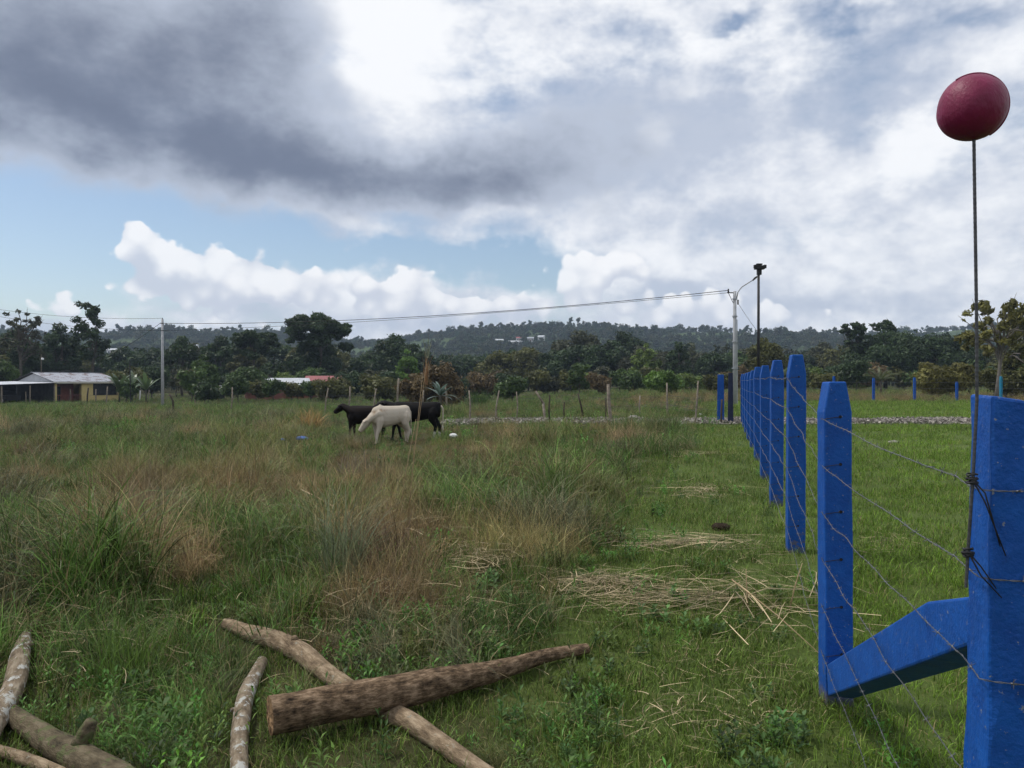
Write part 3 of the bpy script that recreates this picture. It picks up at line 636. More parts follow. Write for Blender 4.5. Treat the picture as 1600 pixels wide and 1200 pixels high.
frond_plant('broad_leaf_plant', 'blue-green plant with big pale drooping leaves above the black cow', 688, 590, 46, 20, 1.3, .2, 'bluish', 50, 'plant', stem=.45, spread=(.3, 1.6))
frond_plant('palm', 'small feathery palm beyond the back fence right of the second post', 1376, 574, 82, 14, 2.1, .4, 'palm', 52, 'palm', True, .55)
frond_plant('palm', 'small feathery palm beside the olive tree behind the black lamp post', 1232, 560, 98, 12, 2.0, .4, 'palm', 53, 'palm', True, .55)

def forest():
    """far-off wood on the hills"""
    srcs = []
    for i in range(6):
        rng = np.random.default_rng(500 + i); n = 6; a = rng.uniform(0, 6.28, n); r = 2.3 * np.sqrt(rng.random(n)); slim = i in (4, 5)
        c = np.stack([r * np.cos(a) * (.5 if slim else 1), r * np.sin(a) * (.5 if slim else 1), rng.uniform(3.5, 8.0, n) + (2.2 if slim else 0)], 1); rad = rng.uniform(1.2, 2.1, n) * (.62 if slim else 1)
        q, sh = leaf_cloud(c, rad, 330, .62, rng, .8); w = .16; st = np.array([[(-w, 0, -1), (w, 0, -1), (w * .6, 0, 8), (-w * .6, 0, 8)], [(0, -w, -1), (0, w, -1), (0, w * .6, 8), (0, -w * .6, 8)]]); q = np.concatenate([q, st]); sh = np.append(sh, [.2, .2])
        me = quads_mesh('far_tree', q, sh); me.materials.append(FORM); srcs.append(bpy.data.objects.new('far_tree', me))
    rng = np.random.default_rng(8); n = 23000; Y = rng.uniform(190, 1010, n); X = rng.uniform(-1, 1, n) * (.66 * Y + 60)
    field = (fbm(X * .011 + 30, Y * .006) > .56) & (Y > 560) & (Y < 900); k = ~field | (rng.random(n) < .12); X, Y = X[k], Y[k]; n = len(X)
    Z = np.where(Y > 330, np.maximum(hz(X, Y), gz(X, Y)), gz(X, Y)); t = np.array([.034, .055, .02]) * (1 + rng.normal(0, .25, (n, 1))); t[:, 0] *= rng.uniform(.8, 1.5, n)
    scatter('forest', np.stack([X, Y, Z], 1), np.column_stack([np.zeros(n), np.zeros(n), rng.uniform(0, 6.28, n)]), rng.uniform(.35, .9, n) * np.where(rng.random(n) < .10, 1.5, 1), np.clip(t, .008, 1), srcs, 'far wooded hillsides along the horizon', 5)
FORM = leaf_mat('far_foliage', trans=.2)
forest()

# ---------------------------------------------------------------- buildings
M['tin'] = mottled('weathered_tin_roof', (.24, .255, .285), (.38, .40, .43), 1.2, .4, .5, metal=.3)
def tin_rust():
    m, nt, b = new_mat('rust_patched_tin_roof'); t = texco(); x_, y_, z_ = split(t)
    f = noise(xyz(x_ * .8, y_ * 1.4, z_ * .5), 1.3, 3, .6); g_ = noise(t, 8, 3, .6); c = ramp(g_, [(.3, (.22, .235, .27)), (.7, (.36, .375, .42))])
    c = mixc(sstep(f, .55, .60), c, (.10, .055, .05)); setc(b, c, .45, .5, .25); return m
M['tin_rust'] = tin_rust()
M['tin_white'] = mottled('pale_tin_roof', (.36, .385, .42), (.52, .54, .57), 1.0, .4, .5)
M['tin_red'] = mottled('red_tin_roof', (.20, .045, .05), (.27, .07, .07), 1.0, .5, .4)
M['cream'] = mottled('cream_wall', (.50, .40, .17), (.58, .47, .21), 2)
M['fascia'] = mottled('pale_fascia', (.45, .43, .36), (.55, .53, .46), 2)
M['gable'] = mottled('grey_gable_boards', (.36, .37, .39), (.46, .47, .50), 2)
M['dark_glass'] = mottled('dark_window', (.012, .013, .018), (.03, .03, .036), 2, .2, .5)
M['brick_red'] = mottled('brick_red_wall', (.14, .05, .035), (.2, .075, .05), 2)
M['redwood'] = mottled('red_brown_railing', (.14, .045, .035), (.2, .07, .05), 4)
M['white'] = mottled('white_wall', (.6, .6, .6), (.72, .72, .72), 2)
M['darkwall'] = mottled('dark_trim_and_shade', (.03, .03, .032), (.06, .06, .06), 2)  # dark trim; on the carport walls the colour stands in for shade
def roof_slab(mb, a, b, c, d, th=.07):
    n = (Vector(b) - Vector(a)).cross(Vector(d) - Vector(a)).normalized() * th
    v = [Vector(p) for p in (a, b, c, d)]; v = v + [p + n for p in v]
    mb.add(v, [(3, 2, 1, 0), (4, 5, 6, 7), (0, 1, 5, 4), (1, 2, 6, 5), (2, 3, 7, 6), (3, 0, 4, 7)])
def corrugated(root, name, a, b, c, d, n, mat, h=.03):
    """roof slope a-b (eave) to d-c (ridge) laid in ribbed sheets, each sheet a piece"""
    a, b, c, d = [Vector(p) for p in (a, b, c, d)]; nv = (b - a).cross(d - a).normalized(); out = []
    roof = MB(); roof_slab(roof, a, b, c, d, .03); ro = roof.obj(name, M['darkwall'], root)
    for i in range(n):
        mb = MB(); v = []; K = 8; e = .006 * (i % 2)
        for j in range(K + 1):
            t = (i + j / K) / n; hh = nv * (.04 + e + (h if j % 2 else 0)); v += [a.lerp(b, t) + hh, d.lerp(c, t) + hh]
        mb.add(v, [(2 * j, 2 * j + 2, 2 * j + 3, 2 * j + 1) for j in range(K)]); mb.obj('roof_sheet', mat, ro)
    return ro
def house():
    th = math.radians(66); base = Vector(((85 - 800) / F * 95, 95, gzf(-55, 95))); W, Lh, E, Rg = 7.4, 9.0, 2.45, 1.15
    h = empty('bungalow', base, 'cream bungalow with rust-patched grey tin roof and open carport', 'house', rz=th); o = .35
    # local: +x along the long front (recedes right), +y along the gable end (recedes left), near corner at origin; front faces -y
    r1 = corrugated(h, 'roof', (-o, -o, E), (Lh + o, -o, E), (Lh + o, W / 2, E + Rg), (-o, W / 2, E + Rg), 9, M['tin_rust'])
    corrugated(h, 'roof', (Lh + o, W + o, E), (-o, W + o, E), (-o, W / 2, E + Rg), (Lh + o, W / 2, E + Rg), 9, M['tin'])
    MB().box((Lh / 2, W / 2, E + Rg + .06), (Lh + 2 * o, .3, .05)).obj('ridge_cap', M['tin'], h)
    g_ = MB(); g_.add([(-.02, .0, E - .1), (-.02, W, E - .1), (-.02, W / 2, E + Rg - .1), (.08, 0, E - .1), (.08, W, E - .1), (.08, W / 2, E + Rg - .1)], [(0, 2, 1), (3, 4, 5), (0, 1, 4, 3), (1, 2, 5, 4), (2, 0, 3, 5)]); g_.obj('gable', M['gable'], h)
    MB().box((Lh / 2, -o - .02, E - .07), (Lh + 2 * o, .05, .2)).obj('fascia', M['fascia'], h)
    MB().box((.08, W / 2, E / 2 - .1), (.14, W - .3, E - .05)).obj('wall', M['darkwall'], h); MB().box((Lh - .08, W / 2, E / 2 - .1), (.15, W, E - .1)).obj('wall', M['cream'], h); MB().box((Lh / 2, W - .1, E / 2 - .1), (Lh - .4, .15, E - .1)).obj('wall', M['cream'], h)  # gable-side wall coloured dark to stand for the shade beneath the carport
    bw = MB().box((1.95, 1.5, E / 2 - .1), (3.3, .12, E - .12)).obj('porch_wall', M['redwood'], h); MB().box((1.4, 1.42, .95), (.85, .05, 1.9)).obj('door', M['dark_glass'], bw)
    MB().box((.1, -.05, E / 2 - .1), (.22, .22, E - .12)).obj('porch_post', M['cream'], h)
    MB().box((4.4, .05, E / 2 - .1), (1.6, .16, E - .12)).obj('wall', M['cream'], h); MB().box((7.05, .05, .28), (3.7, .16, .9)).obj('wall', M['cream'], h); MB().box((8.85, .08, E / 2 - .1), (.16, .1, E - .14)).obj('corner_post', M['stick'], h)
    for i in range(3):
        w_ = MB().box((5.85 + i * 1.12, .12, 1.52), (1.08, .04, 1.5)).obj('window', M['dark_glass'], h); MB().box((5.85 + i * 1.12 + .55, .08, 1.52), (.05, .06, 1.5)).obj('mullion', M['darkwall'], w_)
    rl = MB().box((1.9, -.05, .85), (3.2, .05, .07)).obj('railing', M['redwood'], h)
    for i in range(12): MB().box((.5 + i * .26, -.05, .4), (.035, .035, .86)).obj('baluster', M['redwood'], rl)
    # carport on the gable side
    c0 = corrugated(h, 'carport_roof', (-7.2, -1.0, E - .32), (-.05, -.55, E - .12), (-.05, W - .4, E + .04), (-7.2, W - .4, E - .12), 8, M['tin_white'], .025)
    for (x_, y_) in ((-6.9, -.8), (-3.5, -.65), (-6.9, W - .7), (-.3, -.4)): MB().box((x_, y_, E / 2 - .3), (.12, .12, E - .2)).obj('carport_post', M['stick'], h)
    MB().box((-3.6, W - .5, E / 2 - .2), (7, .08, E - .1)).obj('carport_back', M['darkwall'], h)  # back panel coloured dark, carport shade painted in
    return h, base, th
H0, HB, HTH = house()
def hb(x_, y_, z_): return HB + Vector((x_ * math.cos(HTH) - y_ * math.sin(HTH), x_ * math.sin(HTH) + y_ * math.cos(HTH), z_))
def vehicle():
    p = hb(-3.8, 3.2, 0); r = empty('parked_car', p, 'dark parked car half hidden under the carport', 'car', rz=HTH + math.radians(80))
    b = MB().box((0, 0, .62), (4.0, 1.65, .6)).box((-.15, 0, 1.17), (2.3, 1.5, .5), top=(.72, .86)).obj('body', M['black'], r); bevel(b, .08)
    MB().box((.98, 0, 1.15), (.04, 1.2, .34)).obj('windscreen', M['dark_glass'], r); MB().box((2.03, 0, .62), (.06, 1.3, .16)).obj('grille', M['tin'], r)
    for sx in (1.25, -1.25):
        for sy in (-.78, .78): w_ = MB().tube([(sx, sy - .1, .32), (sx, sy + .1, .32)], .32, 14).obj('wheel', M['black'], r); MB().tube([(sx, sy - .11, .32), (sx, sy + .11, .32)], .17, 12).obj('rim', M['tin'], w_)
vehicle()
def simple_house(name, label, px, d, Lh, W, E, Rg, rz, roof, wall, n=8, dz=0):
    X = (px - 800) / F * d; zb = (gzf(X, d) if d < 330 else max(gzf(X, d), float(hz(X, d)))) + dz; h = empty(name, (X, d, zb), label, 'house', rz=rz); o = .35
    MB().box((0, 0, E / 2 - .2), (Lh, W, E + .3)).obj('wall', M[wall], h)
    if n:
        corrugated(h, 'roof', (-Lh / 2 - o, -W / 2 - o, E), (Lh / 2 + o, -W / 2 - o, E), (Lh / 2 + o, 0, E + Rg), (-Lh / 2 - o, 0, E + Rg), n, M[roof]); corrugated(h, 'roof', (Lh / 2 + o, W / 2 + o, E), (-Lh / 2 - o, W / 2 + o, E), (-Lh / 2 - o, 0, E + Rg), (Lh / 2 + o, 0, E + Rg), n, M[roof])
    else:
        mb = MB(); roof_slab(mb, (-Lh / 2 - o, -W / 2 - o, E), (Lh / 2 + o, -W / 2 - o, E), (Lh / 2 + o, 0, E + Rg), (-Lh / 2 - o, 0, E + Rg)); roof_slab(mb, (Lh / 2 + o, W / 2 + o, E), (-Lh / 2 - o, W / 2 + o, E), (-Lh / 2 - o, 0, E + Rg), (Lh / 2 + o, 0, E + Rg)); mb.obj('roof', M[roof], h)
    for sg in (-1, 1): MB().add([(sg * Lh / 2, -W / 2, E), (sg * Lh / 2, W / 2, E), (sg * Lh / 2, 0, E + Rg), (sg * (Lh / 2 - .1), -W / 2, E), (sg * (Lh / 2 - .1), W / 2, E), (sg * (Lh / 2 - .1), 0, E + Rg)], [(0, 1, 2), (5, 4, 3), (0, 3, 4, 1), (1, 4, 5, 2), (2, 5, 3, 0)]).obj('gable', M[wall], h)
    for i in (-1, 1): MB().box((i * Lh * .25, -W / 2 - .01, E * .55), (1.1, .08, 1.0)).obj('window', M['dark_glass'], h)
    MB().box((0, -W / 2 - .01, .95), (.9, .08, 2.0)).obj('door', M['redwood'], h); return h
simple_house('bungalow', 'low bungalow with shiny pale tin roof behind shrubs at centre left', 432, 112, 8.4, 7, 1.7, 1.25, math.radians(20), 'tin_white', 'brick_red', 9)
simple_house('bungalow', 'small red-roofed house beside the pale tin-roofed bungalow', 506, 118, 4.6, 5, 2.0, 1.3, math.radians(8), 'tin_red', 'brick_red', 6)
simple_house('hut', 'small brown hut half hidden among trees right of the utility pole', 335, 108, 2.4, 2.4, 1.1, .8, math.radians(30), 'tin_rust', 'cream', 4)
for i, (px, d, L_, lb, ro) in enumerate(((780, 640, 6, 'tiny white house on the far hillside, leftmost of the hill village', 'tin_white'), (803, 620, 8, 'long pale roof at the middle of the far hill village', 'tin_white'), (812, 665, 5, 'tiny reddish-roofed house above the others in the hill village', 'tin_red'),
        (829, 650, 5, 'tiny pale house at the right end of the hill village', 'tin'), (846, 655, 5, 'tiny white house just right of the hill village', 'tin_white'), (176, 560, 6, 'tiny white house on the far hill right of the tall left tree', 'tin_white'), (304, 600, 5, 'tiny pale house on the far hill right of the grey utility pole', 'tin_white'))):
    simple_house('hill_house', lb, px, d, L_, 4.5, 2.8, 1.2, math.radians(_r.uniform(-20, 20)), ro, 'white', 0, dz=5.0)['group'] = 'houses on the far hill'

# ---------------------------------------------------------------- the blue concrete fence
PW, PH = .145, 1.735
HOLES = [.265 + .256 * k for k in range(6)]
FRZ = math.atan2(FD.y, FD.x) - math.pi / 2
def post_mesh(h=PH, w=PW, taper=.165, seed=0):
    rng = random.Random(seed); mb = MB(); hw = w / 2; v = []; zs = [-.45] + [i * (h - taper) / 8 for i in range(9)] + [h]
    for i, z in enumerate(zs):
        tx = .62 if z == h else 1; j = lambda: rng.uniform(-.0025, .0025)
        v += [(-hw * tx + j(), -hw + j(), z), (hw * tx + j(), -hw + j(), z), (hw * tx + j(), hw + j(), z), (-hw * tx + j(), hw + j(), z)]
    n = len(zs); f = [(4 * i + k, 4 * i + (k + 1) % 4, 4 * i + 4 + (k + 1) % 4, 4 * i + 4 + k) for i in range(n - 1) for k in range(4)] + [(3, 2, 1, 0), tuple(4 * (n - 1) + k for k in range(4))]
    return mb.add(v, f)
fence = empty('concrete_post_fence', (P2.x, P2.y, gzf(P2.x, P2.y)), 'bright blue concrete post and barbed wire fence running into the distance', 'fence')
def world_child(o, parent):           # built in world coordinates, parented to an empty
    o.parent = parent; o.matrix_parent_inverse = PINV[parent.name]; return o
bpy.context.view_layer.update()
PINV = {}
def reg(e): bpy.context.view_layer.update(); PINV[e.name] = e.matrix_world.inverted()
reg(fence)
posts = []                            # (position, base z)
STEP = 2.69
CP = Vector((1.143, 1.80, 0))
for k in range(-1, 9):
    p = P2 + FD * (STEP * k if k >= 0 else -2.62); zb = gzf(p.x, p.y) if k >= 0 else -.24
    if k == 0: zb = -.01
    posts.append((p, zb))
    o = link('post', post_mesh(seed=k + 9).mesh('post'), M['blue'])
    o.location = (p.x, p.y, zb); o.rotation_euler = (random.Random(k).uniform(-.012, .012), random.Random(k + 5).uniform(-.01, .01), FRZ + (math.radians(9) if k < 0 else math.radians(4))); bevel(o, .008, 2)
    world_child(o, fence)
    if k < 5:
        for z in HOLES:
            h = MB().tube([(.01, -PW / 2 - .003, z), (.01, -PW / 2 + .01, z)], .0085, 10).obj('wire_hole', M['hole'], o)
            MB().tube([(.012, -PW / 2 - .003, z), (-.02, -PW / 2 - .007, z - .003), (-PW / 2 - .002, -PW / 2 - .006, z - .012)], .0019, 5).obj('tie_wire', M['wire_dark'], o)
# corner post: rougher, thicker
def corner():
    rng = random.Random(2); w = .165; zs = [-.8] + [-.25 + i * .095 for i in range(18)] + [1.457]; m = MB(); v = []; K = 6
    for z in zs:
        for s_ in range(4):
            for k in range(K):
                t = -1 + 2 * k / K; q = [(t, -1), (1, t), (-t, 1), (-1, -t)][s_]; e = .0045 if k == 0 else .0016
                v.append((q[0] * w / 2 + rng.uniform(-e, e), q[1] * w / 2 + rng.uniform(-e, e), z + (0 if z != 1.457 else (.010 * -q[0] + rng.uniform(-.004, .004)))))
    n = 4 * K; f = [(i * n + k, i * n + (k + 1) % n, (i + 1) * n + (k + 1) % n, (i + 1) * n + k) for i in range(len(zs) - 1) for k in range(n)] + [tuple(range(n - 1, -1, -1)), tuple((len(zs) - 1) * n + k for k in range(n))]
    o = m.add(v, f).obj('corner_post', M['blue_plain']); o.location = (CP.x, CP.y, 0); o.rotation_euler = (0, math.radians(.8), FRZ); bevel(o, .007, 2); return world_child(o, fence)
corner()
# brace from the first post's foot up to the corner post
def brace():
    p0 = posts[0][0]; a = p0 - FD * .12 - FN * .005 + Vector((0, 0, -.10)) ; b = CP + FD * .05 - FN * .012 + Vector((0, 0, .97)); d = (b - a).normalized(); s_ = FN; u = s_.cross(d).normalized()
    if u.z < 0: u = -u
    mb = MB(); hw, hh = .064, .08; v = []
    for q in (a, a.lerp(b, .82), b):
        sc = 1.0
        for x_, y_ in ((-1, -1), (1, -1), (1, 1), (-1, 1)): v.append(q + s_ * hw * x_ + u * hh * y_ * sc)
    v[10] += Vector((0, 0, -.06)); v[11] += Vector((0, 0, -.06))
    f = [(4 * i + k, 4 * i + (k + 1) % 4, 4 * i + 4 + (k + 1) % 4, 4 * i + 4 + k) for i in range(2) for k in range(4)] + [(3, 2, 1, 0), (8, 9, 10, 11)]
    o = mb.add(v, f).obj('brace', M['blue_plain']); me = o.data; me.flip_normals() if me.polygons[0].normal.dot(me.polygons[0].center - (a + b) / 2) < 0 else None
    bevel(o, .008, 2); world_child(o, fence)
brace()
def strand(pts, near, rng):
    """two twisted wires with barbs along a polyline"""
    mb = MB(); P_ = [Vector(p) for p in pts]; dense = []
    for i in range(len(P_) - 1):
        L_ = (P_[i + 1] - P_[i]).length; n = max(2, int(L_ / (.012 if P_[i].y < near else .25)))
        for j in range(n):
            t = j / n; p = P_[i].lerp(P_[i + 1], t); sag = -.012 * L_ / 2.6 * 4 * t * (1 - t)
            w = Vector((vnoise(p.y * 3.1, p.z * 9) - .5, 0, vnoise(p.y * 3.7 + 50, p.z * 9) - .5)) * .016 * min(1, 6 * t, 6 * (1 - t)); dense.append((p + w + Vector((0, 0, sag)), P_[i].y < near))
    dense.append((P_[-1], False)); a, b, c = [], [], []; s_ = 0; nextb = .05
    for i, (p, nr) in enumerate(dense):
        if i: s_ += (p - dense[i - 1][0]).length
        t = (dense[min(i + 1, len(dense) - 1)][0] - dense[max(0, i - 1)][0]).normalized(); u = t.cross(Vector((0, 0, 1))).normalized(); w = t.cross(u); ph = s_ / .055 * 6.28
        if p.y < near:
            o = (u * math.cos(ph) + w * math.sin(ph)) * .0013; a.append(p + o); b.append(p - o)
        else:
            if not c and a: c.append(dense[i - 1][0])
            c.append(p)
        if s_ > nextb and p.y < near + 6:
            nextb += rng.uniform(.11, .135)
            for q in (0, 1):
                an = rng.uniform(0, 6.28); dv = (u * math.cos(an) + w * math.sin(an)); mb.tube([p - dv * .013 + t * .003, p + t * .003 * q, p + dv * .013 - t * .003], [.0005, .0011, .0005], 4)
            mb.tube([p - t * .006, p + t * .006], .0025, 6)
    if len(a) > 1: mb.tube(a, .0009, 5); mb.tube(b, .0009, 5)
    if len(c) > 1: mb.tube(c, .0022, 5)
    return mb
def wires():
    rng = random.Random(11); zc = [1.27, 1.075, .85, .58, .30, .03]
    for k in range(6):
        pts = []; hz_ = HOLES[5 - k]
        far = posts[::-1]
        for (p, zb) in far: q = p - FD * (PW / 2 - .01) + FN * (PW / 2 + .004); pts.append((q.x, q.y, zb + hz_ - .012))
        e = CP + FN * (.0825 + .012) + FD * .07; pts.append((e.x, e.y, zc[k]))
        e2 = CP + FN * (.0825 + .006) - FD * .084; e3 = CP - FN * .16 - FD * .092
        pts.append((e2.x, e2.y, zc[k] - .01)); pts.append((CP.x + FN.x * .05 - FD.x * .092, CP.y + FN.y * .05 - FD.y * .092, zc[k] - .012)); pts.append((e3.x, e3.y, zc[k] - .002))
        pts = pts[::-1]; o = strand(pts, 7.2, rng).obj('barbed_wire', M['wire'], None, True); world_child(o, fence)
    # loose ends hanging on the corner post
    for dx in (0, .014):
        a = CP - FD * .0945 - FN * (.0 + dx); pts = [(a.x, a.y, .845)] + [(a.x - FN.x * (.005 * j + .03 * (j / 7) ** 2), a.y - .004 * j, .845 - .028 * j) for j in range(1, 9)]
        world_child(MB().tube(pts, .0016, 5).obj('loose_wire_end', M['wire'], None, True), fence)
wires()
# far end of the fence: strainer post, its shadowed face put into a dark colour, and its blue neighbour
pe = P2 + FD * (STEP * 8) + FN * .42; p_ = MB().box((pe.x, pe.y, .78), (.20, .20, 2.0), FRZ, (.8, .8)).obj('end_post', M['shaded_blue']); world_child(bevel(p_, .01), fence)
pe2 = pe + FN * .34 + FD * .8; world_child(bevel(MB().box((pe2.x, pe2.y, .85), (.26, .2, 1.75), FRZ, (.85, .9)).obj('end_post', M['blue']), .01), fence)
# fence across the back of the lawn
bf = empty('back_fence', (24, 57, gzf(24, 57)), 'row of small blue posts across the back of the lawn', 'fence'); reg(bf)
for i, px in enumerate((1240, 1303, 1365, 1429, 1495, 1564, 1636, 1706)):
    X = (px - 800) / F * 57; o = link('post', post_mesh(1.72 - (.3 if i == 4 else 0) + (.12 if i in (1, 5) else 0), .15, .15, i).mesh('post'), M['teal' if i == 5 else 'blue']); o.location = (X, 57, gzf(X, 57)); world_child(o, bf)
for z in (.5, .95, 1.4): world_child(MB().tube([((1240 - 800) / F * 57 + 3 * j, 56.9, z + gzf(22, 57)) for j in range(9)], .006, 4).obj('wire', M['wire']), bf)

# ---------------------------------------------------------------- ball on the steel bar
def rod_and_ball():
    a = P(1510, 918, 1.80); m = P(1527, 625, 1.80); t = P(1519.5, 170, 1.80); a = Vector((1.075 - .014, 1.80, a.z)); dx = P(1527, 625, 1.80)
    pts = []; px_ = [(1510, 918), (1514, 850), (1521, 740), (1526.5, 625), (1526, 520), (1524, 400), (1521.5, 260), (1520, 165)]
    for x_, y_ in px_: pts.append(P(x_, y_, 1.752))
    rod = empty('steel_rod', pts[0], 'thin ribbed steel rod tied upright to the blue corner post', 'rod'); reg(rod)
    dense = []
    for i in range(len(pts) - 1):
        n = max(2, int((pts[i + 1] - pts[i]).length / .0035))
        for j in range(n): dense.append(pts[i].lerp(pts[i + 1], j / n))
    world_child(MB().tube(dense, [.0035 if (i % 3) else .0038 for i in range(len(dense))], 8).obj('bar', M['rebar'], None, False), rod)
    rng = random.Random(3)
    for (cx, cy) in ((1519, 748), (1513, 862)):
        c = P(cx, cy, 1.752); mb = MB()
        for k in range(5):
            r = rng.uniform(.009, .013); zo = rng.uniform(-.010, .010); mb.tube([c + Vector((math.cos(q) * r, math.sin(q) * r * .8, zo + rng.uniform(-.003, .003))) for q in [i * .7 for i in range(10)]], .0022, 5)
        for k in range(2): mb.tube([c, c + Vector((.02, -.016, -.03 - .02 * k)), c + Vector((.045 + .012 * k, -.03, -.075 - .07 * (cy < 800) - .02 * k))], [.0022, .0018, .0014], 5)
        world_child(mb.obj('wire_tie', M['wire_dark'], None, True), rod)
    c = P(1518, 169, 1.752); b = empty('ball', c, 'large dented crimson ball speared on top of the steel rod', 'ball'); rng = np.random.default_rng(1)
    v = []; f = []; nu, nv = 48, 32; k = 1.752 / F
    for j in range(nv + 1):
        ph = math.pi * j / nv
        for i in range(nu):
            u = 2 * math.pi * i / nu; x_, y_, z_ = math.sin(ph) * math.cos(u), math.sin(ph) * math.sin(u), math.cos(ph)
            w = 1 + .022 * math.sin(3 * u + 1) * math.sin(ph) + .03 * (float(fbm(x_ * 1.7 + 5, z_ * 1.7 + y_ * 1.3)) - .5) - (.05 * math.exp(-((x_ + .8) ** 2 + (z_ - .55) ** 2) / .2))
            v.append((x_ * 50.5 * k * w, y_ * 50.5 * k * w, z_ * 50 * k * w))
    f = [(j * nu + i, (j + 1) * nu + i, (j + 1) * nu + (i + 1) % nu, j * nu + (i + 1) % nu) for j in range(nv) for i in range(nu)]
    o = MB().add(v, f).obj('shell', M['ball'], b, True); o.rotation_euler = (.1, -.45, 0)
    s = MB(); pts = []
    for i in range(41):
        u = -1.5 + 3.3 * i / 40; w = 1.0; x_, z_ = math.cos(u) * .93 + .03, math.sin(u); y_ = -.36 * math.cos(u * .8); n = math.sqrt(x_ * x_ + y_ * y_ + z_ * z_); pts.append((x_ / n * 50.7 * k, y_ / n * 50.7 * k, z_ / n * 50.2 * k))
    o2 = s.tube(pts, .0022, 5).obj('seam', M['ball'], b, True); o2.rotation_euler = (.1, -.45, 0)
rod_and_ball()

# ---------------------------------------------------------------- poles, lamp, cables
def pole(name, label, px, ytop, d, rb, rt, mat, cat='pole'):
    X = (px - 800) / F * d; g0 = gzf(X, d); H = EYE + (595 - ytop) / F * d - g0; r = empty(name, (X, d, g0), label, cat)
    MB().tube([(0, 0, -.5), (0, 0, H * .5), (0, 0, H)], [rb, (rb + rt) / 2, rt], 12).obj('shaft', M[mat], r, True); return r, H, Vector((X, d, g0))
pl, Hl, Bl = pole('utility_pole', 'slender grey concrete utility pole standing in the left pasture', 254, 499, 70, .14, .095, 'concrete')
MB().tube([(-.2, 0, Hl - .35), (.2, 0, Hl - .35)], .03, 6).obj('bracket', M['black'], pl); MB().tube([(0, 0, Hl), (0, 0, Hl + .12)], [.05, .03], 8).obj('insulator', M['black'], pl)
for z in (.35, 1.0): MB().tube([(-.12, -.06, Hl - z), (.12, -.06, Hl - z)], .05, 6).obj('band', M['black'], pl)
pr, Hr, Br = pole('street_lamp_pole', 'pale concrete pole with a curved street lamp arm beyond the fence end', 1148, 455, 50, .135, .10, 'concrete')
MB().tube([(.14, -.02, -.2), (.15, -.02, Hr * .4)], .04, 6).obj('conduit', M['concrete'], pr); MB().tube([(.15, -.02, Hr * .4), (.14, -.02, Hr * .75)], .025, 6).obj('conduit', M['concrete'], pr)
arm = MB().tube([(.1, 0, Hr - .55), (.2, 0, Hr - .05), (.42, -.05, Hr + .25), (1.0, -.1, Hr + .62), (1.35, -.12, Hr + .85)], .035, 8).obj('lamp_arm', M['concrete'], pr, True)
MB().tube([(1.1, -.12, Hr + .66), (1.25, -.12, Hr + .82), (1.55, -.12, Hr + 1.02)], [.07, .11, .05], 10, flat=.6).obj('lamp_head', M['black'], pr, True)
for z in (.5, 1.6, 3.2, 4.9): MB().tube([(0, 0, Hr - z - .04), (0, 0, Hr - z + .04)], .155 + .008 * z, 12).obj('band', M['tin'], pr)
MB().box((-.25, 0, Hr - .1), (.45, .06, .06)).obj('bracket', M['black'], pr); MB().tube([(-.42, 0, Hr - .1), (-.1, 0, Hr - .75)], .02, 5).obj('stay', M['black'], pr)
MB().tube([(-.42, -.03, Hr - .1), (-.42, -.03, Hr + .14)], [.06, .04], 8).obj('insulator', M['black'], pr); MB().tube([(.2, 0, Hr - .85), (.2, 0, Hr - .55)], [.05, .05], 8).obj('insulator', M['black'], pr)
pb, Hb, Bb = pole('floodlight_post', 'tall thin black post with a dark floodlight box, right of the concrete pole', 1185, 428, 38, .075, .06, 'black')
fb_ = MB().box((.03, 0, Hb + .1), (.2, .2, .3)).box((.03, -.05, Hb + .3), (.46, .3, .18), 0, (1, 1)).obj('floodlight', M['black'], pb); bevel(fb_, .015)
MB().box((-.22, -.16, Hb + .33), (.12, .1, .16)).obj('lamp', M['black'], pb); MB().box((.26, -.16, Hb + .33), (.12, .1, .16)).obj('lamp', M['black'], pb); MB().box((.03, 0, Hb + .46), (.26, .2, .06)).obj('cap', M['black'], pb)
def cable(label, a, b, sag, r=.018, n=24):
    a, b = Vector(a), Vector(b); pts = [a.lerp(b, i / n) - Vector((0, 0, sag * 4 * (i / n) * (1 - i / n))) for i in range(n + 1)]
    tag(MB().tube(pts, r, 5).obj('overhead_cable', M['cable'], None, True), label, 'cable', 'overhead cables')
tl = Bl + Vector((0, 0, Hl)); tr_ = Br + Vector((-.42, 0, Hr + .05))
cable('upper overhead cable from the left pole to the street lamp pole', tl + Vector((.2, 0, -.35)), tr_, .62, .022)
cable('lower overhead cable from the left pole to the street lamp pole', tl + Vector((.12, 0, -1.0)), tr_ + Vector((0, 0, -.15)), .35, .014)
cable('upper cable leaving the left pole towards the left edge', tl + Vector((0, 0, .1)), P(-60, 474, 78), .5, .014)
cable('lower cable leaving the left pole towards the left edge', tl + Vector((0, 0, -1.0)), P(-60, 483, 78), .5, .014)
cable('slack service cable from the left pole down to the bungalow', tl + Vector((-.2, 0, -.35)), hb(2, 3.7, 3.7), 1.1, .02)
cable('faint stay cable falling right from the street lamp pole', Br + Vector((.2, 0, Hr - .75)), Bb + Vector((6, 14, 3.0)), .3, .010)
an = empty('antenna', hb(1.5, 4.5, 0), 'thin television antenna mast behind the bungalow roof', 'antenna'); MB().tube([(0, 0, 3), (0, 0, 5.9)], .03, 6).obj('mast', M['stick'], an); MB().tube([(.12, -.05, 5.35), (.3, -.1, 5.35)], .14, 10).obj('dish', M['white'], an); MB().tube([(0, 0, 5.3), (.2, -.08, 5.36)], .02, 5).obj('arm', M['stick'], an)
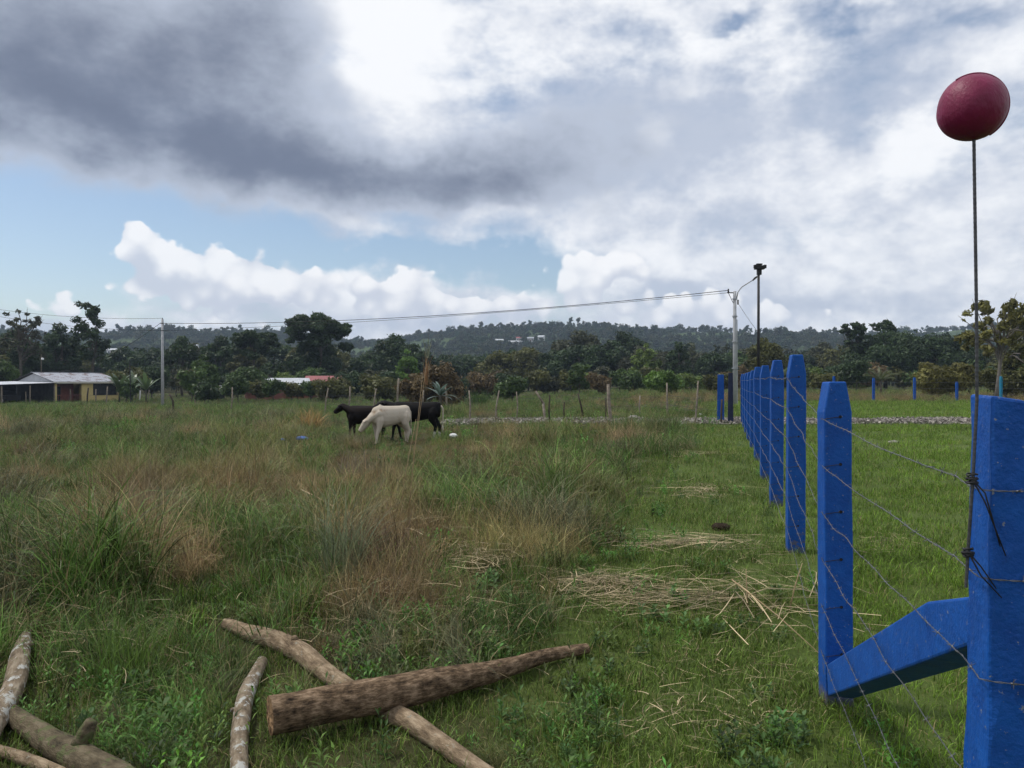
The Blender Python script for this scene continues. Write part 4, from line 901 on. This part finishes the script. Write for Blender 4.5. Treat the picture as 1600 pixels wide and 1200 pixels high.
tag(MB().tube([P(203, 565, 92), P(203.5, 600, 92), P(204, 640, 92)], .055, 6).obj('utility_stub', M['black']), 'short dark wooden post with a meter box beside the banana plants', 'post')

# ---------------------------------------------------------------- rough stick fences
def stick_fence(label, sticks, wires_z):
    e = None; tops = []
    for i, (x0, y0, x1, y1, w, mt) in enumerate(sticks):
        b = G(x1, y1 + 2); d = b.y; t = P(x0, y0, d)
        if e is None: e = empty('stick_fence', (b.x, b.y, b.z), label, 'fence', 'rough stick fences'); reg(e)
        rng = random.Random(i); md = b.lerp(t, .5) + Vector((rng.uniform(-.05, .05), 0, 0)); r = w * d / F / 2
        world_child(MB().tube([b - Vector((0, 0, .3)), b, md, t], [r * 1.1, r * 1.05, r, r * .85], 7, jit=.08, rng=rng).obj('post', M[mt], None, True), e); tops.append((b, t))
    tops.sort(key=lambda q: q[0].x)
    for z in wires_z: world_child(MB().tube([q[0].lerp(q[1], min(.95, z / max(.4, (q[1] - q[0]).length))) for q in tops], .0035, 4).obj('wire', M['wire_dark']), e)
stick_fence('rough stick and wire fence along the near side of the gravel track', [(733, 610, 734, 657, 2.6, 'stick'), (780, 610, 774, 658, 2.4, 'stick'), (807, 612, 807, 655, 2.0, 'stick'), (859, 617, 859, 662, 2.6, 'stick_dark'), (882, 628, 882, 655, 2.2, 'stick_dark'), (903, 615, 911, 648, 3.0, 'stick_dark'), (946, 622, 946, 652, 2.0, 'stick_dark'),
    (950, 600, 954, 656, 5.5, 'stick'), (1000, 618, 1000, 650, 2.6, 'stick'), (1042, 598, 1043, 646, 3.0, 'stick'), (1091, 595, 1086, 661, 3.0, 'stick'), (1128, 624, 1127, 661, 3.2, 'stick_dark'), (837, 611, 849, 632, 4.0, 'stick'), (849, 626, 851, 653, 4.2, 'stick')][:12] , (.45, .85))
tag(MB().tube([G(851, 655) - Vector((0, 0, .2)), G(851, 655), P(849, 629, G(851, 655).y)], .05, 7).tube([P(850, 632, G(851, 655).y), P(837, 611, G(851, 655).y)], [.05, .035], 7).obj('broken_post', M['stick'], None, True), 'snapped pale post with its top bent left beside the track', 'post')
stick_fence('rough stick fence behind the three cattle', [(363, 605, 361, 640, 2.2, 'stick'), (513, 606, 508, 647, 2.2, 'stick'), (547, 604, 545, 636, 2.8, 'stick'), (588, 607, 584, 638, 2.2, 'stick'), (623, 591, 621, 637, 3.0, 'stick'), (662, 610, 660, 640, 2.2, 'stick'), (696, 602, 698, 636, 2.8, 'stick')], (.5, .9))
stick_fence('rough stick fence before the bungalow and banana plants', [(40, 612, 40, 628, 1.8, 'stick'), (67, 608, 66, 626, 2.0, 'stick'), (110, 608, 109, 626, 2.2, 'stick'), (138, 606, 136, 628, 2.4, 'stick_dark'), (150, 608, 150, 627, 1.8, 'stick'), (168, 604, 166, 628, 2.0, 'stick'), (219, 610, 218, 624, 2.0, 'white'), (233, 609, 232, 624, 1.8, 'stick'), (305, 612, 305, 628, 2.0, 'stick')], (.9,))
tag(MB().tube([G(271, 644) - Vector((0, 0, .2)), G(271, 644), P(270, 626, G(271, 644).y), P(265, 616, G(271, 644).y)], [.06, .055, .05, .04], 7).obj('bent_post', M['stick_dark'], None, True), 'dark post with a bent top right of the grey utility pole', 'post')

# ---------------------------------------------------------------- logs and branches
def log(name, label, pts, mat, cat, seed=0, n=22, rough=.10, caps=True, stubs=(), group=None, sink=0.0):
    """pts: (px, py, width_px) along the centre line, resting on the ground"""
    rng = np.random.default_rng(seed); W = []
    for (px, py, w) in pts:
        g0 = G(px, py, .05); r = w * g0.y / F / 2; g0 = G(px, py, r * (1 - sink)); W.append((g0, r))
    return log3(name, label, W, mat, cat, rng, n, rough, caps, stubs, group)
def log3(name, label, W, mat, cat, rng, n=22, rough=.10, caps=True, stubs=(), group=None):
    pts, rad = [], []
    for i in range(len(W) - 1):                      # Catmull-Rom
        p0, p1, p2, p3 = [W[min(max(i + k, 0), len(W) - 1)] for k in (-1, 0, 1, 2)]; m = max(4, int((p2[0] - p1[0]).length / .018))
        for j in range(m):
            t = j / m; c = lambda a, b, c_, d: .5 * ((2 * b) + (c_ - a) * t + (2 * a - 5 * b + 4 * c_ - d) * t * t + (3 * b - a - 3 * c_ + d) * t ** 3)
            pts.append(c(p0[0], p1[0], p2[0], p3[0])); rad.append(p1[1] + (p2[1] - p1[1]) * t)
    pts.append(W[-1][0]); rad.append(W[-1][1]); LOGS.extend((q.x, q.y, r_) for q, r_ in list(zip(pts, rad))[::3]); root = empty(name, pts[0] - Vector((0, 0, rad[0])), label, cat, group); reg(root)
    v, uv = [], []; N = len(pts); u = None; s_ = 0
    for i, p in enumerate(pts):
        t = (pts[min(i + 1, N - 1)] - pts[max(i - 1, 0)]).normalized(); s_ += (p - pts[i - 1]).length if i else 0
        if u is None: u = t.cross(Vector((0, 0, 1))).normalized()
        u = (u - t * u.dot(t)).normalized(); w = t.cross(u)
        for k in range(n):
            a = 2 * math.pi * k / n; ca, sa = math.cos(a), math.sin(a); r = rad[i] * (1 + rough * 2 * (float(fbm(ca * 1.5 + s_ * 3 + 11, sa * 1.5 + 40, 3)) - .5) + rough * .9 * (float(vnoise(k * 1.7, s_ * 9)) - .5))
            v.append(p + (u * ca + w * sa) * r); uv.append((s_, ca * rad[i], sa * rad[i]))
    f = [(i * n + k, i * n + (k + 1) % n, (i + 1) * n + (k + 1) % n, (i + 1) * n + k) for i in range(N - 1) for k in range(n)]
    me = MB().add(v, f).mesh('bark', True); a = me.attributes.new('uvw', 'FLOAT_VECTOR', 'POINT'); a.data.foreach_set('vector', np.array(uv, np.float32).ravel())
    world_child(link('bark', me, M[mat]), root)
    for e, sg in ((0, -1), (N - 1, 1)):
        t = (pts[1] - pts[0]).normalized() if e == 0 else (pts[-1] - pts[-2]).normalized(); ring = v[e * n:e * n + n]; c = pts[e] + t * sg * rad[e] * .03; mid = [c.lerp(q, .55) + t * sg * rad[e] * rng.uniform(-.09, .06) for q in ring]
        q = MB().add(list(ring) + mid + [c], [(k, (k + 1) % n, n + (k + 1) % n, n + k) for k in range(n)] + [(n + k, n + (k + 1) % n, 2 * n) for k in range(n)]); world_child(q.obj('sawn_end', M['cutwood'], None), root)
    for (fr, L_, r_, dv) in stubs:
        i = int(fr * (N - 1)); dv = Vector(dv).normalized(); p = pts[i]; st = MB().tube([p, p + dv * (rad[i] + L_ * .5), p + dv * (rad[i] + L_)], [r_ * 1.3, r_, r_ * .75], 10, jit=.12, rng=random.Random(3)).mesh('branch_stub', True)
        a = st.attributes.new('uvw', 'FLOAT_VECTOR', 'POINT'); co = np.array([vv.co[:] for vv in st.vertices], np.float32); a.data.foreach_set('vector', co.ravel()); world_child(link('branch_stub', st, M[mat]), root)
    return root
LG = 'cut logs and branches in the foreground'
log('log', 'thick furrowed brown log, largest in the foreground, sawn end to the left', [(421, 1119, 54), (520, 1100, 52), (610, 1083, 50), (700, 1064, 42), (790, 1044, 29), (850, 1026, 21), (918, 1014, 15)], 'bark_log', 'log', 1, 26, .10, group=LG, sink=-.55)
log('branch', 'curved pale branch passing beneath the thick log', [(352, 974, 16), (385, 988, 24), (430, 1001, 30), (472, 1022, 32), (510, 1052, 30), (560, 1086, 30), (640, 1130, 32), (690, 1163, 30), (750, 1206, 30), (800, 1240, 30)], 'bark_pale', 'branch', 2, 18, .10, group=LG, sink=.2, stubs=((.26, .02, .02, (.3, -.2, .8)),))
log('branch', 'upright-lying white-blotched branch touching the sawn log end', [(409, 1034, 17), (398, 1056, 21), (384, 1085, 26), (377, 1120, 28), (373, 1165, 27), (374, 1240, 27)], 'bark_lichen', 'branch', 3, 16, .09, group=LG, sink=.0, stubs=((.45, .015, .012, (-1, -.3, .1)),))
log('branch', 'grey lichen-spotted branch at the left edge with a thin broken tip', [(57, 968, 6), (44, 985, 10), (36, 1002, 19), (29, 1030, 30), (20, 1075, 32), (2, 1108, 32), (-22, 1150, 36), (-50, 1200, 36)], 'bark_lichen', 'branch', 4, 16, .11, group=LG, sink=-.3, stubs=((.28, .02, .02, (.8, .2, .5)),))
log('branch', 'mossy forked branch in the lower left corner', [(0, 1108, 26), (40, 1135, 32), (85, 1165, 40), (125, 1186, 46), (175, 1212, 50), (230, 1245, 50)], 'bark_moss', 'branch', 5, 18, .13, group=LG, sink=.1, stubs=((.62, .10, .034, (.45, .1, 1)),))
log('branch', 'thin brown branch at the very bottom left corner', [(-30, 1168, 18), (20, 1182, 20), (60, 1196, 20), (130, 1225, 20)], 'bark_pale', 'branch', 6, 12, .1, group=LG, sink=0)

# ---------------------------------------------------------------- cattle
def hide(name, base, alt, fn):
    m, nt, b = new_mat(name); t = texco(); f = fn(t); setc(b, mixc(f, base, alt), .75, .12); bump(b, noise(t, 60, 3, .6), .2, .004); return m
M['hide_white'] = hide('white_and_tan_hide', (.44, .39, .32), (.27, .17, .10), lambda t: sstep(noise(t, 3.2, 4, .65), .50, .74))
def sock(t):
    x_, y_, z_ = split(t); return sstep(noise(t, 5, 3, .6) * .25 + z_ * -1.0 + .28, .17, .22) * sstep(x_ * -1.0, .35, .4)
M['hide_black'] = hide('black_hide_white_socks', (.004, .0035, .004), (.55, .52, .50), sock)
M['hide_dark'] = hide('black_brown_hide', (.004, .0035, .0035), (.011, .0065, .006), lambda t: noise(t, 4, 3, .6))
M['horn'] = mottled('pinkish_horn', (.35, .24, .19), (.5, .38, .3), 8)
M['hoof'] = mottled('dark_hoof', (.01, .009, .008), (.03, .025, .02), 20)
def cow(label, px, ybase, H, rz, hide_m, neck, head_dir, steps, seed, d=None, tail_white=False, horns=False, L=1.28, hump=.0):
    """local: +x forward, z up, height at the back = 1 before scaling by H"""
    b = G(px, ybase) if d is None else Vector(((px - 800) / F * d, d, gzf((px - 800) / F * d, d))); root = empty('cow', (b.x, b.y, gzf(b.x, b.y)), label, 'cow', 'cattle in the pasture', rz)
    mb = MB(); h = H; hl = L / 2
    def ell(path, n=16):            # path: (x,y,z,ry,rz) sections along x
        v = []
        for (x_, y_, z_, ry, rz_) in path:
            for k in range(n): a = 2 * math.pi * k / n; v.append((x_ * h, (y_ + math.cos(a) * ry) * h, (z_ + math.sin(a) * rz_) * h))
        N = len(path); mb.add(v, [(i * n + k, (i + 1) * n + k, (i + 1) * n + (k + 1) % n, i * n + (k + 1) % n) for i in range(N - 1) for k in range(n)] + [tuple(range(n)), tuple((N - 1) * n + k for k in range(n - 1, -1, -1))])
    ell([(-hl, 0, .80, .05, .09), (-hl * .97, 0, .77, .14, .19), (-hl * .8, 0, .765, .185, .22), (-hl * .45, 0, .745, .195, .225), (0, 0, .715, .22, .255), (hl * .4, 0, .70, .215, .275), (hl * .72, 0, .72, .185, .26), (hl * .95, 0, .74, .14, .20), (hl * 1.05, 0, .74, .07, .12)])
    if hump: ell([(hl * .35, 0, .90, .02, .02), (hl * .5, 0, .93, .05, .06), (hl * .62, 0, .94, .06, .06 + hump), (hl * .75, 0, .91, .05, .05), (hl * .85, 0, .88, .02, .02)], 10)
    n0 = Vector((hl * .78, 0, .80)); n1 = Vector(neck); hd = Vector(head_dir).normalized(); mb.tube([p * h for p in (n0 - Vector((.26, 0, .02)), n0 - Vector((.16, 0, .02)), n0 - Vector((.02, 0, .02)), n0.lerp(n1, .5), n1)], [.05 * h, .19 * h, .225 * h, .17 * h, .12 * h], 12, flat=.65)
    mz = n1 + hd * .33; mb.tube([p * h for p in (n1 - hd * .06, n1 + hd * .04, n1 + hd * .16, n1 + hd * .27, mz)], [.08 * h, .118 * h, .10 * h, .078 * h, .066 * h], 12, flat=.9)
    sd = hd.cross(Vector((0, 0, 1))); sd = sd.normalized() if sd.length > .1 else Vector((0, 1, 0)); upv = sd.cross(hd)
    for s_ in (-1, 1):
        e = n1 + hd * .02 + sd * .08 * s_ + upv * .05; mb.tube([p * h for p in (e, e + sd * .06 * s_, e + sd * .13 * s_ - upv * .02, e + sd * .19 * s_ - upv * .05)], [.035 * h, .052 * h, .048 * h, .02 * h], 8, flat=.5)
    for i, (lx, ly, front) in enumerate(((hl * .74, .13, 1), (hl * .74, -.13, 1), (-hl * .82, .13, 0), (-hl * .82, -.13, 0))):
        st = steps[i]
        if front: q = [(lx - .02, ly * .75, .84), (lx - .01, ly * .85, .76), (lx, ly, .62), (lx + st * .2, ly, .42), (lx + st * .5 + .01, ly * .95, .30), (lx + st * .8, ly * .95, .10), (lx + st, ly * .95, .03)]; r = [.03, .085, .10, .066, .045, .031, .04]
        else: q = [(lx + .04, ly * .6, .86), (lx + .05, ly * .75, .80), (lx + .06, ly * .9, .68), (lx + .08 + st * .2, ly * 1.1, .52), (lx - .03 + st * .5, ly, .34), (lx - .0 + st * .8, ly * .95, .10), (lx + .01 + st, ly * .95, .03)]; r = [.04, .11, .145, .095, .05, .033, .041]
        mb.tube([Vector(p) * h for p in q], [x_ * h for x_ in r], 10)
    o = mb.obj('body', M[hide_m], root, True)
    rm = o.modifiers.new('r', 'REMESH'); rm.mode = 'VOXEL'; rm.voxel_size = .013 * h; s_ = o.modifiers.new('s', 'SMOOTH'); s_.iterations = 14; s_.factor = .6
    dg = bpy.context.evaluated_depsgraph_get(); me = bpy.data.meshes.new_from_object(o.evaluated_get(dg)); o.modifiers.clear(); o.data = me; me.polygons.foreach_set('use_smooth', [True] * len(me.polygons))
    if not me.materials: me.materials.append(M[hide_m])
    t0 = Vector((-hl * 1.0, 0, .87)); tl_ = MB().tube([p * h for p in (t0, t0 + Vector((-.05, 0, -.06)), t0 + Vector((-.06, .01, -.3)), t0 + Vector((-.05, .02, -.5)))], [.03 * h, .022 * h, .015 * h, .012 * h], 8).obj('tail', M['hide_white' if tail_white else hide_m], root, True)
    MB().tube([p * h for p in (t0 + Vector((-.05, .02, -.48)), t0 + Vector((-.05, .02, -.58)), t0 + Vector((-.05, .02, -.68)))], [.012 * h, .03 * h, .006 * h], 8).obj('tail_tuft', M['hide_white' if tail_white else hide_m], tl_, True)
    for i, (lx, ly, front) in enumerate(((hl * .74, .13, 1), (hl * .74, -.13, 1), (-hl * .82, .13, 0), (-hl * .82, -.13, 0))):
        x_ = lx + steps[i] + (0 if front else .01); MB().tube([(x_ * h, ly * .95 * h, 0), (x_ * h, ly * .95 * h, .055 * h)], [.052 * h, .044 * h], 10).obj('hoof', M['hoof'], root, True)
    for s_ in (-1, 1):
        ep = n1 + hd * .10 + sd * .085 * s_ + upv * .045; MB().tube([(ep - sd * .012 * s_) * h, (ep + sd * .008 * s_) * h], [.018 * h, .010 * h], 8).obj('eye', M['black'], root, True)
        if horns: e = n1 - hd * .03 + sd * .05 * s_ + upv * .08; MB().tube([e * h, (e + sd * .06 * s_ + upv * .05) * h, (e + sd * .08 * s_ + upv * .13 - hd * .02) * h], [.022 * h, .016 * h, .004 * h], 8).obj('horn', M['horn'], root, True)
    nz = mz; MB().tube([(nz - hd * .012) * h, (nz + hd * .012) * h], [.05 * h, .034 * h], 10, flat=.8).obj('muzzle', M['horn' if horns else 'hoof'], root, True)
    return root
PI = math.pi
cow('black calf with its head up, leftmost of the three cattle', 571, 680, .94, PI * .97, 'hide_dark', (.66, 0, .95), (.78, -.1, -.55), (.05, -.04, .03, -.05), 1, d=21.4, L=1.04)
cow('white and tan zebu calf in front, lowering its head', 611, 690, .97, PI * 1.20, 'hide_white', (.58, -.12, .60), (.42, -.36, -.72), (.12, -.03, .02, -.10), 2, d=19.2, L=1.0, hump=.02)
cow('black cow with white hind socks, largest and rightmost of the cattle', 649, 686, 1.02, PI * 1.0, 'hide_black', (.78, 0, .93), (.9, .2, -.4), (.10, -.10, .06, -.10), 3, d=20.6, tail_white=True, L=1.30)

# ---------------------------------------------------------------- single plants and litter in the pasture
def lone(name, label, px, py, scale, parts, tint, cat, group=None, dry=None):
    p = G(px, py); me = quads_mesh(name, np.concatenate([q[0] for q in parts]), np.concatenate([q[1] for q in parts])); me.polygons.foreach_set('use_smooth', [True] * len(me.polygons))
    o = link(name, me, leafm(name + str(px), tint, dry=dry, lo=.5, hi=1.6)); o.location = (p.x, p.y, gzf(p.x, p.y)); o.scale = (scale,) * 3; return tag(o, label, cat, group)
GT = 'grass tussocks in the pasture'
lone('grass_tussock', 'straw-brown grass tussock left of the black calf', 487, 672, 1.25, [blades(320, (.35, .75), .014, .28, .6, 1.5, g(1), 5)], (.33, .22, .09), 'grass tussock', GT)
lone('grass_tussock', 'arching green grass tussock right of centre', 865, 800, .85, [blades(190, (.5, 1.05), .010, .22, .45, 1.8, g(2), 6)], (.075, .13, .028), 'grass tussock', GT, (.88, (.24, .18, .08)))
lone('grass_tussock', 'dead brown tussock at the foot of the dry cane', 600, 880, 1.0, [blades(260, (.25, .6), .006, .35, .7, 1.4, g(3), 5)], (.12, .08, .05), 'grass tussock', GT)
lone('grass_tussock', 'grey-green tussock with long arching blades left of the dry cane', 535, 905, .9, [blades(150, (.6, 1.1), .007, .18, .35, 1.6, g(4), 7)], (.15, .18, .10), 'grass tussock', GT)
lone('grass_tussock', 'dark bushy tussock beside the mown strip near the track', 1035, 682, 1.0, [blades(320, (.4, .9), .012, .45, .5, 1.5, g(5), 5)], (.07, .095, .03), 'grass tussock', GT)
lone('grass_tussock', 'bright green clump of broad grass beside the lower left branches', 190, 1075, .62, [blades(110, (.5, 1.0), .013, .28, .3, 1.3, g(6), 6)], (.085, .14, .03), 'grass tussock', GT)
lone('grass_tussock', 'dark reed clump behind the track, right of the black cow', 708, 634, 1.2, [blades(300, (.5, 1.1), .02, .5, .4, 1.3, g(7), 5)], (.045, .09, .022), 'grass tussock', GT)
lone('grass_tussock', 'larger dark reed clump left of the first track posts', 748, 638, 1.35, [blades(300, (.5, 1.1), .02, .5, .4, 1.3, g(8), 5)], (.04, .085, .02), 'grass tussock', GT)
lone('grass_tussock', 'brown dead tussock at the far left of the pasture', 45, 715, .9, [blades(220, (.3, .7), .010, .4, .6, 1.4, g(9), 5)], (.13, .09, .05), 'grass tussock', GT)
lone('grass_tussock', 'grey dead tussock below the white calf', 560, 745, .9, [blades(240, (.3, .65), .008, .35, .75, 1.5, g(10), 5)], (.16, .13, .10), 'grass tussock', GT)
def cane():
    b = G(632, 838); top = P(668, 556, b.y); r = empty('dry_cane', (b.x, b.y, b.z - .05), 'tall dry cane with a brown leafy top rising past the cattle', 'cane'); reg(r); rng = np.random.default_rng(4); d = b.y
    for dx, e in ((0, top), (.012, P(660, 590, d)), (-.06, P(650, 655, d))):
        q = Vector((b.x + dx, b.y + dx, b.z - .1)); world_child(MB().tube([q, q.lerp(e, .5) + Vector((-.012 + dx * .3, 0, 0)), e], [.0036, .003, .002], 6).obj('stem', M['straw_stem'], None, True), r)
    def leaves(o, n, L_, spread, tint, nm, dz):
        q, s_ = blades(n, L_, .009, .012, spread, .6, rng, 5); q = q + np.array([o.x, o.y, o.z + dz]); world_child(link(nm, quads_mesh(nm, q, s_), leafm('cane_' + nm, tint, lo=.5, hi=1.5)), r)
    leaves(P(666, 590, d), 15, (.12, .34), .09, (.24, .14, .075), 'dead_leaves', -.05); leaves(P(668, 556, d), 9, (.10, .26), .2, (.20, .22, .16), 'top_leaves', 0)
M['straw_stem'] = mottled('dry_straw_stem', (.24, .16, .085), (.36, .27, .16), 20)
cane()
def straw():
    rng = np.random.default_rng(6); Q, Sh = [], []
    def lay(px, py, rx, ry, n, L_, W_, lift=.05, az=None):
        for _ in range(n):
            p = G(px + rng.normal(0, rx * .5), py + rng.normal(0, ry * .5)); a = rng.uniform(0, PI) if az is None else rng.normal(az, .45); l = rng.uniform(*L_); w = rng.uniform(.5, 1.3) * W_; t = rng.normal(0, .10); z = gzf(p.x, p.y) + .015 + abs(rng.normal(0, lift)); dv = np.array([math.cos(a), math.sin(a), t]); sv = np.array([-math.sin(a), math.cos(a), rng.normal(0, .3)]) * w / 2; c = np.array([p.x, p.y, z]); bend = np.array([rng.normal(0, .05), rng.normal(0, .05), rng.normal(0.02, .03)]) * l; pts = [c - dv * l / 2, c - dv * l / 6 + bend, c + dv * l / 6 + bend, c + dv * l / 2]; s_ = rng.random()
            for k in range(3): Q.append([pts[k] - sv, pts[k] + sv, pts[k + 1] + sv * (1 if k < 2 else .4), pts[k + 1] - sv * (1 if k < 2 else .4)]); Sh.append(s_)
    lay(935, 915, 85, 18, 320, (.08, .4), .0035, .03); lay(1050, 938, 170, 30, 420, (.1, .55), .0035, .025, .1); lay(1180, 950, 120, 46, 70, (.3, .9), .0055, .05); lay(1100, 770, 60, 12, 200, (.1, .5), .005, .025); lay(1070, 853, 100, 12, 200, (.15, .7), .0045, .02, .0); lay(745, 885, 80, 26, 260, (.1, .4), .004, .06)
    lay(1085, 711, 60, 5, 120, (.2, .6), .007, .02, .0); lay(700, 830, 90, 30, 160, (.1, .35), .004, .12); lay(540, 660, 50, 7, 220, (.2, .6), .010, .04); lay(620, 980, 220, 60, 240, (.1, .35), .003, .08); lay(1140, 1060, 170, 90, 190, (.04, .2), .003, .015); lay(1060, 1130, 200, 50, 90, (.06, .2), .0035, .015); lay(160, 1010, 170, 110, 160, (.1, .35), .003, .10); lay(1380, 850, 50, 18, 110, (.04, .16), .0035, .008); lay(1180, 860, 80, 40, 140, (.04, .2), .003, .012)
    tag(link('cut_straw', quads_mesh('cut_straw', np.array(Q), np.array(Sh)), STRAW), 'strewn pale cut straw along the mown strip', None, kind='stuff')
straw()
def stick(label, pts, w):
    q = [G(x_, y_, l) for x_, y_, l in pts]; tag(MB().tube(q, [w, w * .9, w * .5][:len(q)] if len(q) == 3 else w, 6, jit=.1, rng=random.Random(2)).obj('dead_twig', M['straw_stem'], None, True), label, 'twig', 'dead twigs in the grass')
stick('pale bare twig pointing up right above the green tussock', [(887, 758, .10), (910, 738, .30), (931, 717, .55)], .011)
stick('long pale stalk slanting across the straw beside the first post', [(1144, 906, .22), (1215, 962, .10), (1290, 1030, .03)], .0045)
stick('bleached vertical twig stub in the green grass', [(792, 806, .0), (793, 782, .18), (794, 757, .36)], .010)
stick('grey fallen twig left of the bleached stub', [(725, 770, .25), (745, 783, .2), (765, 795, .15)], .010)
stick('dry stalk standing up out of the straw', [(1169, 955, .0), (1167, 915, .17), (1166, 889, .28)], .0045)
stick('pale stalk leaning right out of the straw near the fence', [(1233, 958, .0), (1243, 915, .2), (1254, 880, .33)], .0045)
stick('brown stalk lying across the dry grass at left', [(470, 765, .3), (495, 777, .3), (522, 792, .3)], .008)
def rag(name, label, px, py, w, hgt, mat, seed, cat):
    p = G(px, py, .13 if cat == 'plastic scrap' else .12 if px < 1000 else .03); k = p.y / F; rng = np.random.default_rng(seed); n, m = 14, 9; v = []
    for j in range(m + 1):
        for i in range(n):
            a = 6.283 * i / n; ph = PI * j / m; r = 1 + .55 * (float(fbm(math.cos(a) * 1.6 + seed, math.sin(a) * 1.6 + ph, 3)) - .5); v.append((p.x + math.sin(ph) * math.cos(a) * w * k / 2 * r, p.y + math.sin(ph) * math.sin(a) * w * k / 2 * r, p.z + math.cos(ph) * hgt * k / 2 * r))
    tag(MB().add(v, [(j * n + i, (j + 1) * n + i, (j + 1) * n + (i + 1) % n, j * n + (i + 1) % n) for j in range(m) for i in range(n)]).obj(name, mat, None, False), label, cat)
M['tarp'] = mottled('blue_plastic', (.02, .10, .42), (.04, .16, .55), 6, .4, .5); M['plastic'] = mottled('white_plastic', (.6, .6, .58), (.75, .75, .74), 6, .4, .5); M['dung'] = mottled('dark_dung', (.018, .012, .008), (.04, .028, .018), 20, .9, .1, .5, .02); M['stone'] = mottled('pale_stone', (.18, .165, .145), (.27, .255, .23), 10, .9, .2)
rag('plastic_sheet', 'crumpled blue plastic scrap in the grass left of the white calf', 472, 685, 20, 7, M['tarp'], 1, 'plastic scrap'); rag('plastic_sheet', 'smaller blue plastic scrap, left of the larger one', 441, 687, 9, 4, M['tarp'], 2, 'plastic scrap')
rag('plastic_bag', 'small white plastic bag right of the black cow', 708, 681, 14, 8, M['plastic'], 3, 'bag'); rag('dung_pile', 'dark dung heap on the mown strip left of the fence', 1127, 824, 30, 13, M['dung'], 4, 'dung'); rag('stone', 'small pale stone on the lawn between first post and corner post', 1397, 691, 18, 6, M['stone'], 5, 'stone')
rag('plastic_bag', 'tiny yellowish scrap at the track edge near the fence end', 1094, 648, 6, 4, M['plastic'], 6, 'scrap'); rag('stone', 'pale rock on the track edge left of the dark tussock', 990, 653, 16, 9, M['stone'], 7, 'stone')
def gravel():
    rng = np.random.default_rng(12); srcs = []
    for i in range(3):
        q = []; v = rng.normal(0, 1, (8, 3)) * .007
        b = [(-1, -1, -.6), (1, -1, -.6), (1, 1, -.6), (-1, 1, -.6), (-.8, -.8, .6), (.8, -.8, .6), (.8, .8, .6), (-.8, .8, .6)]; b = np.array(b) * .03 + v
        for f in ((0, 1, 5, 4), (1, 2, 6, 5), (2, 3, 7, 6), (3, 0, 4, 7), (4, 5, 6, 7)): q.append(b[list(f)])
        me = quads_mesh('pebble', np.array(q), np.full(5, rng.random())); me.materials.append(PEB); srcs.append(bpy.data.objects.new('pebble', me))
    n = 9000; X = rng.uniform(-2.5, 24, n); Y = rng.normal(28.6, 1.0, n); keep = (Y > 26.6) & (Y < 30.7); X, Y = X[keep], Y[keep]; n = len(X); scatter('track_pebbles', np.stack([X, Y, gz(X, Y) + .05], 1), rng.uniform(0, 6.28, (n, 3)), rng.uniform(.4, 1.7, n), np.array([.27, .25, .22]) * rng.uniform(.5, 1.4, (n, 1)), srcs, 'loose stones of the gravel track', 3)
PEB = leaf_mat('pebble', trans=0, lo=.6, hi=1.3, rough=.9)
gravel()

vegetation()

# ---------------------------------------------------------------- haze
def haze():
    o = MB().box((0, 800, 62), (3400, 1900, 134)).obj('haze', None); m = bpy.data.materials.new('haze_air'); m.use_nodes = True; nt = m.node_tree; nt.nodes.clear(); S.nt = nt
    out = nt.nodes.new('ShaderNodeOutputMaterial'); v = nt.nodes.new('ShaderNodeVolumePrincipled'); v.inputs['Color'].default_value = (.60, .76, 1.0, 1); v.inputs['Density'].default_value = .00024; v.inputs['Anisotropy'].default_value = 0.0
    nt.links.new(v.outputs[0], out.inputs['Volume']); o.data.materials.append(m); tag(o, 'pale bluish haze lying over the whole landscape', None, kind='stuff')
haze()
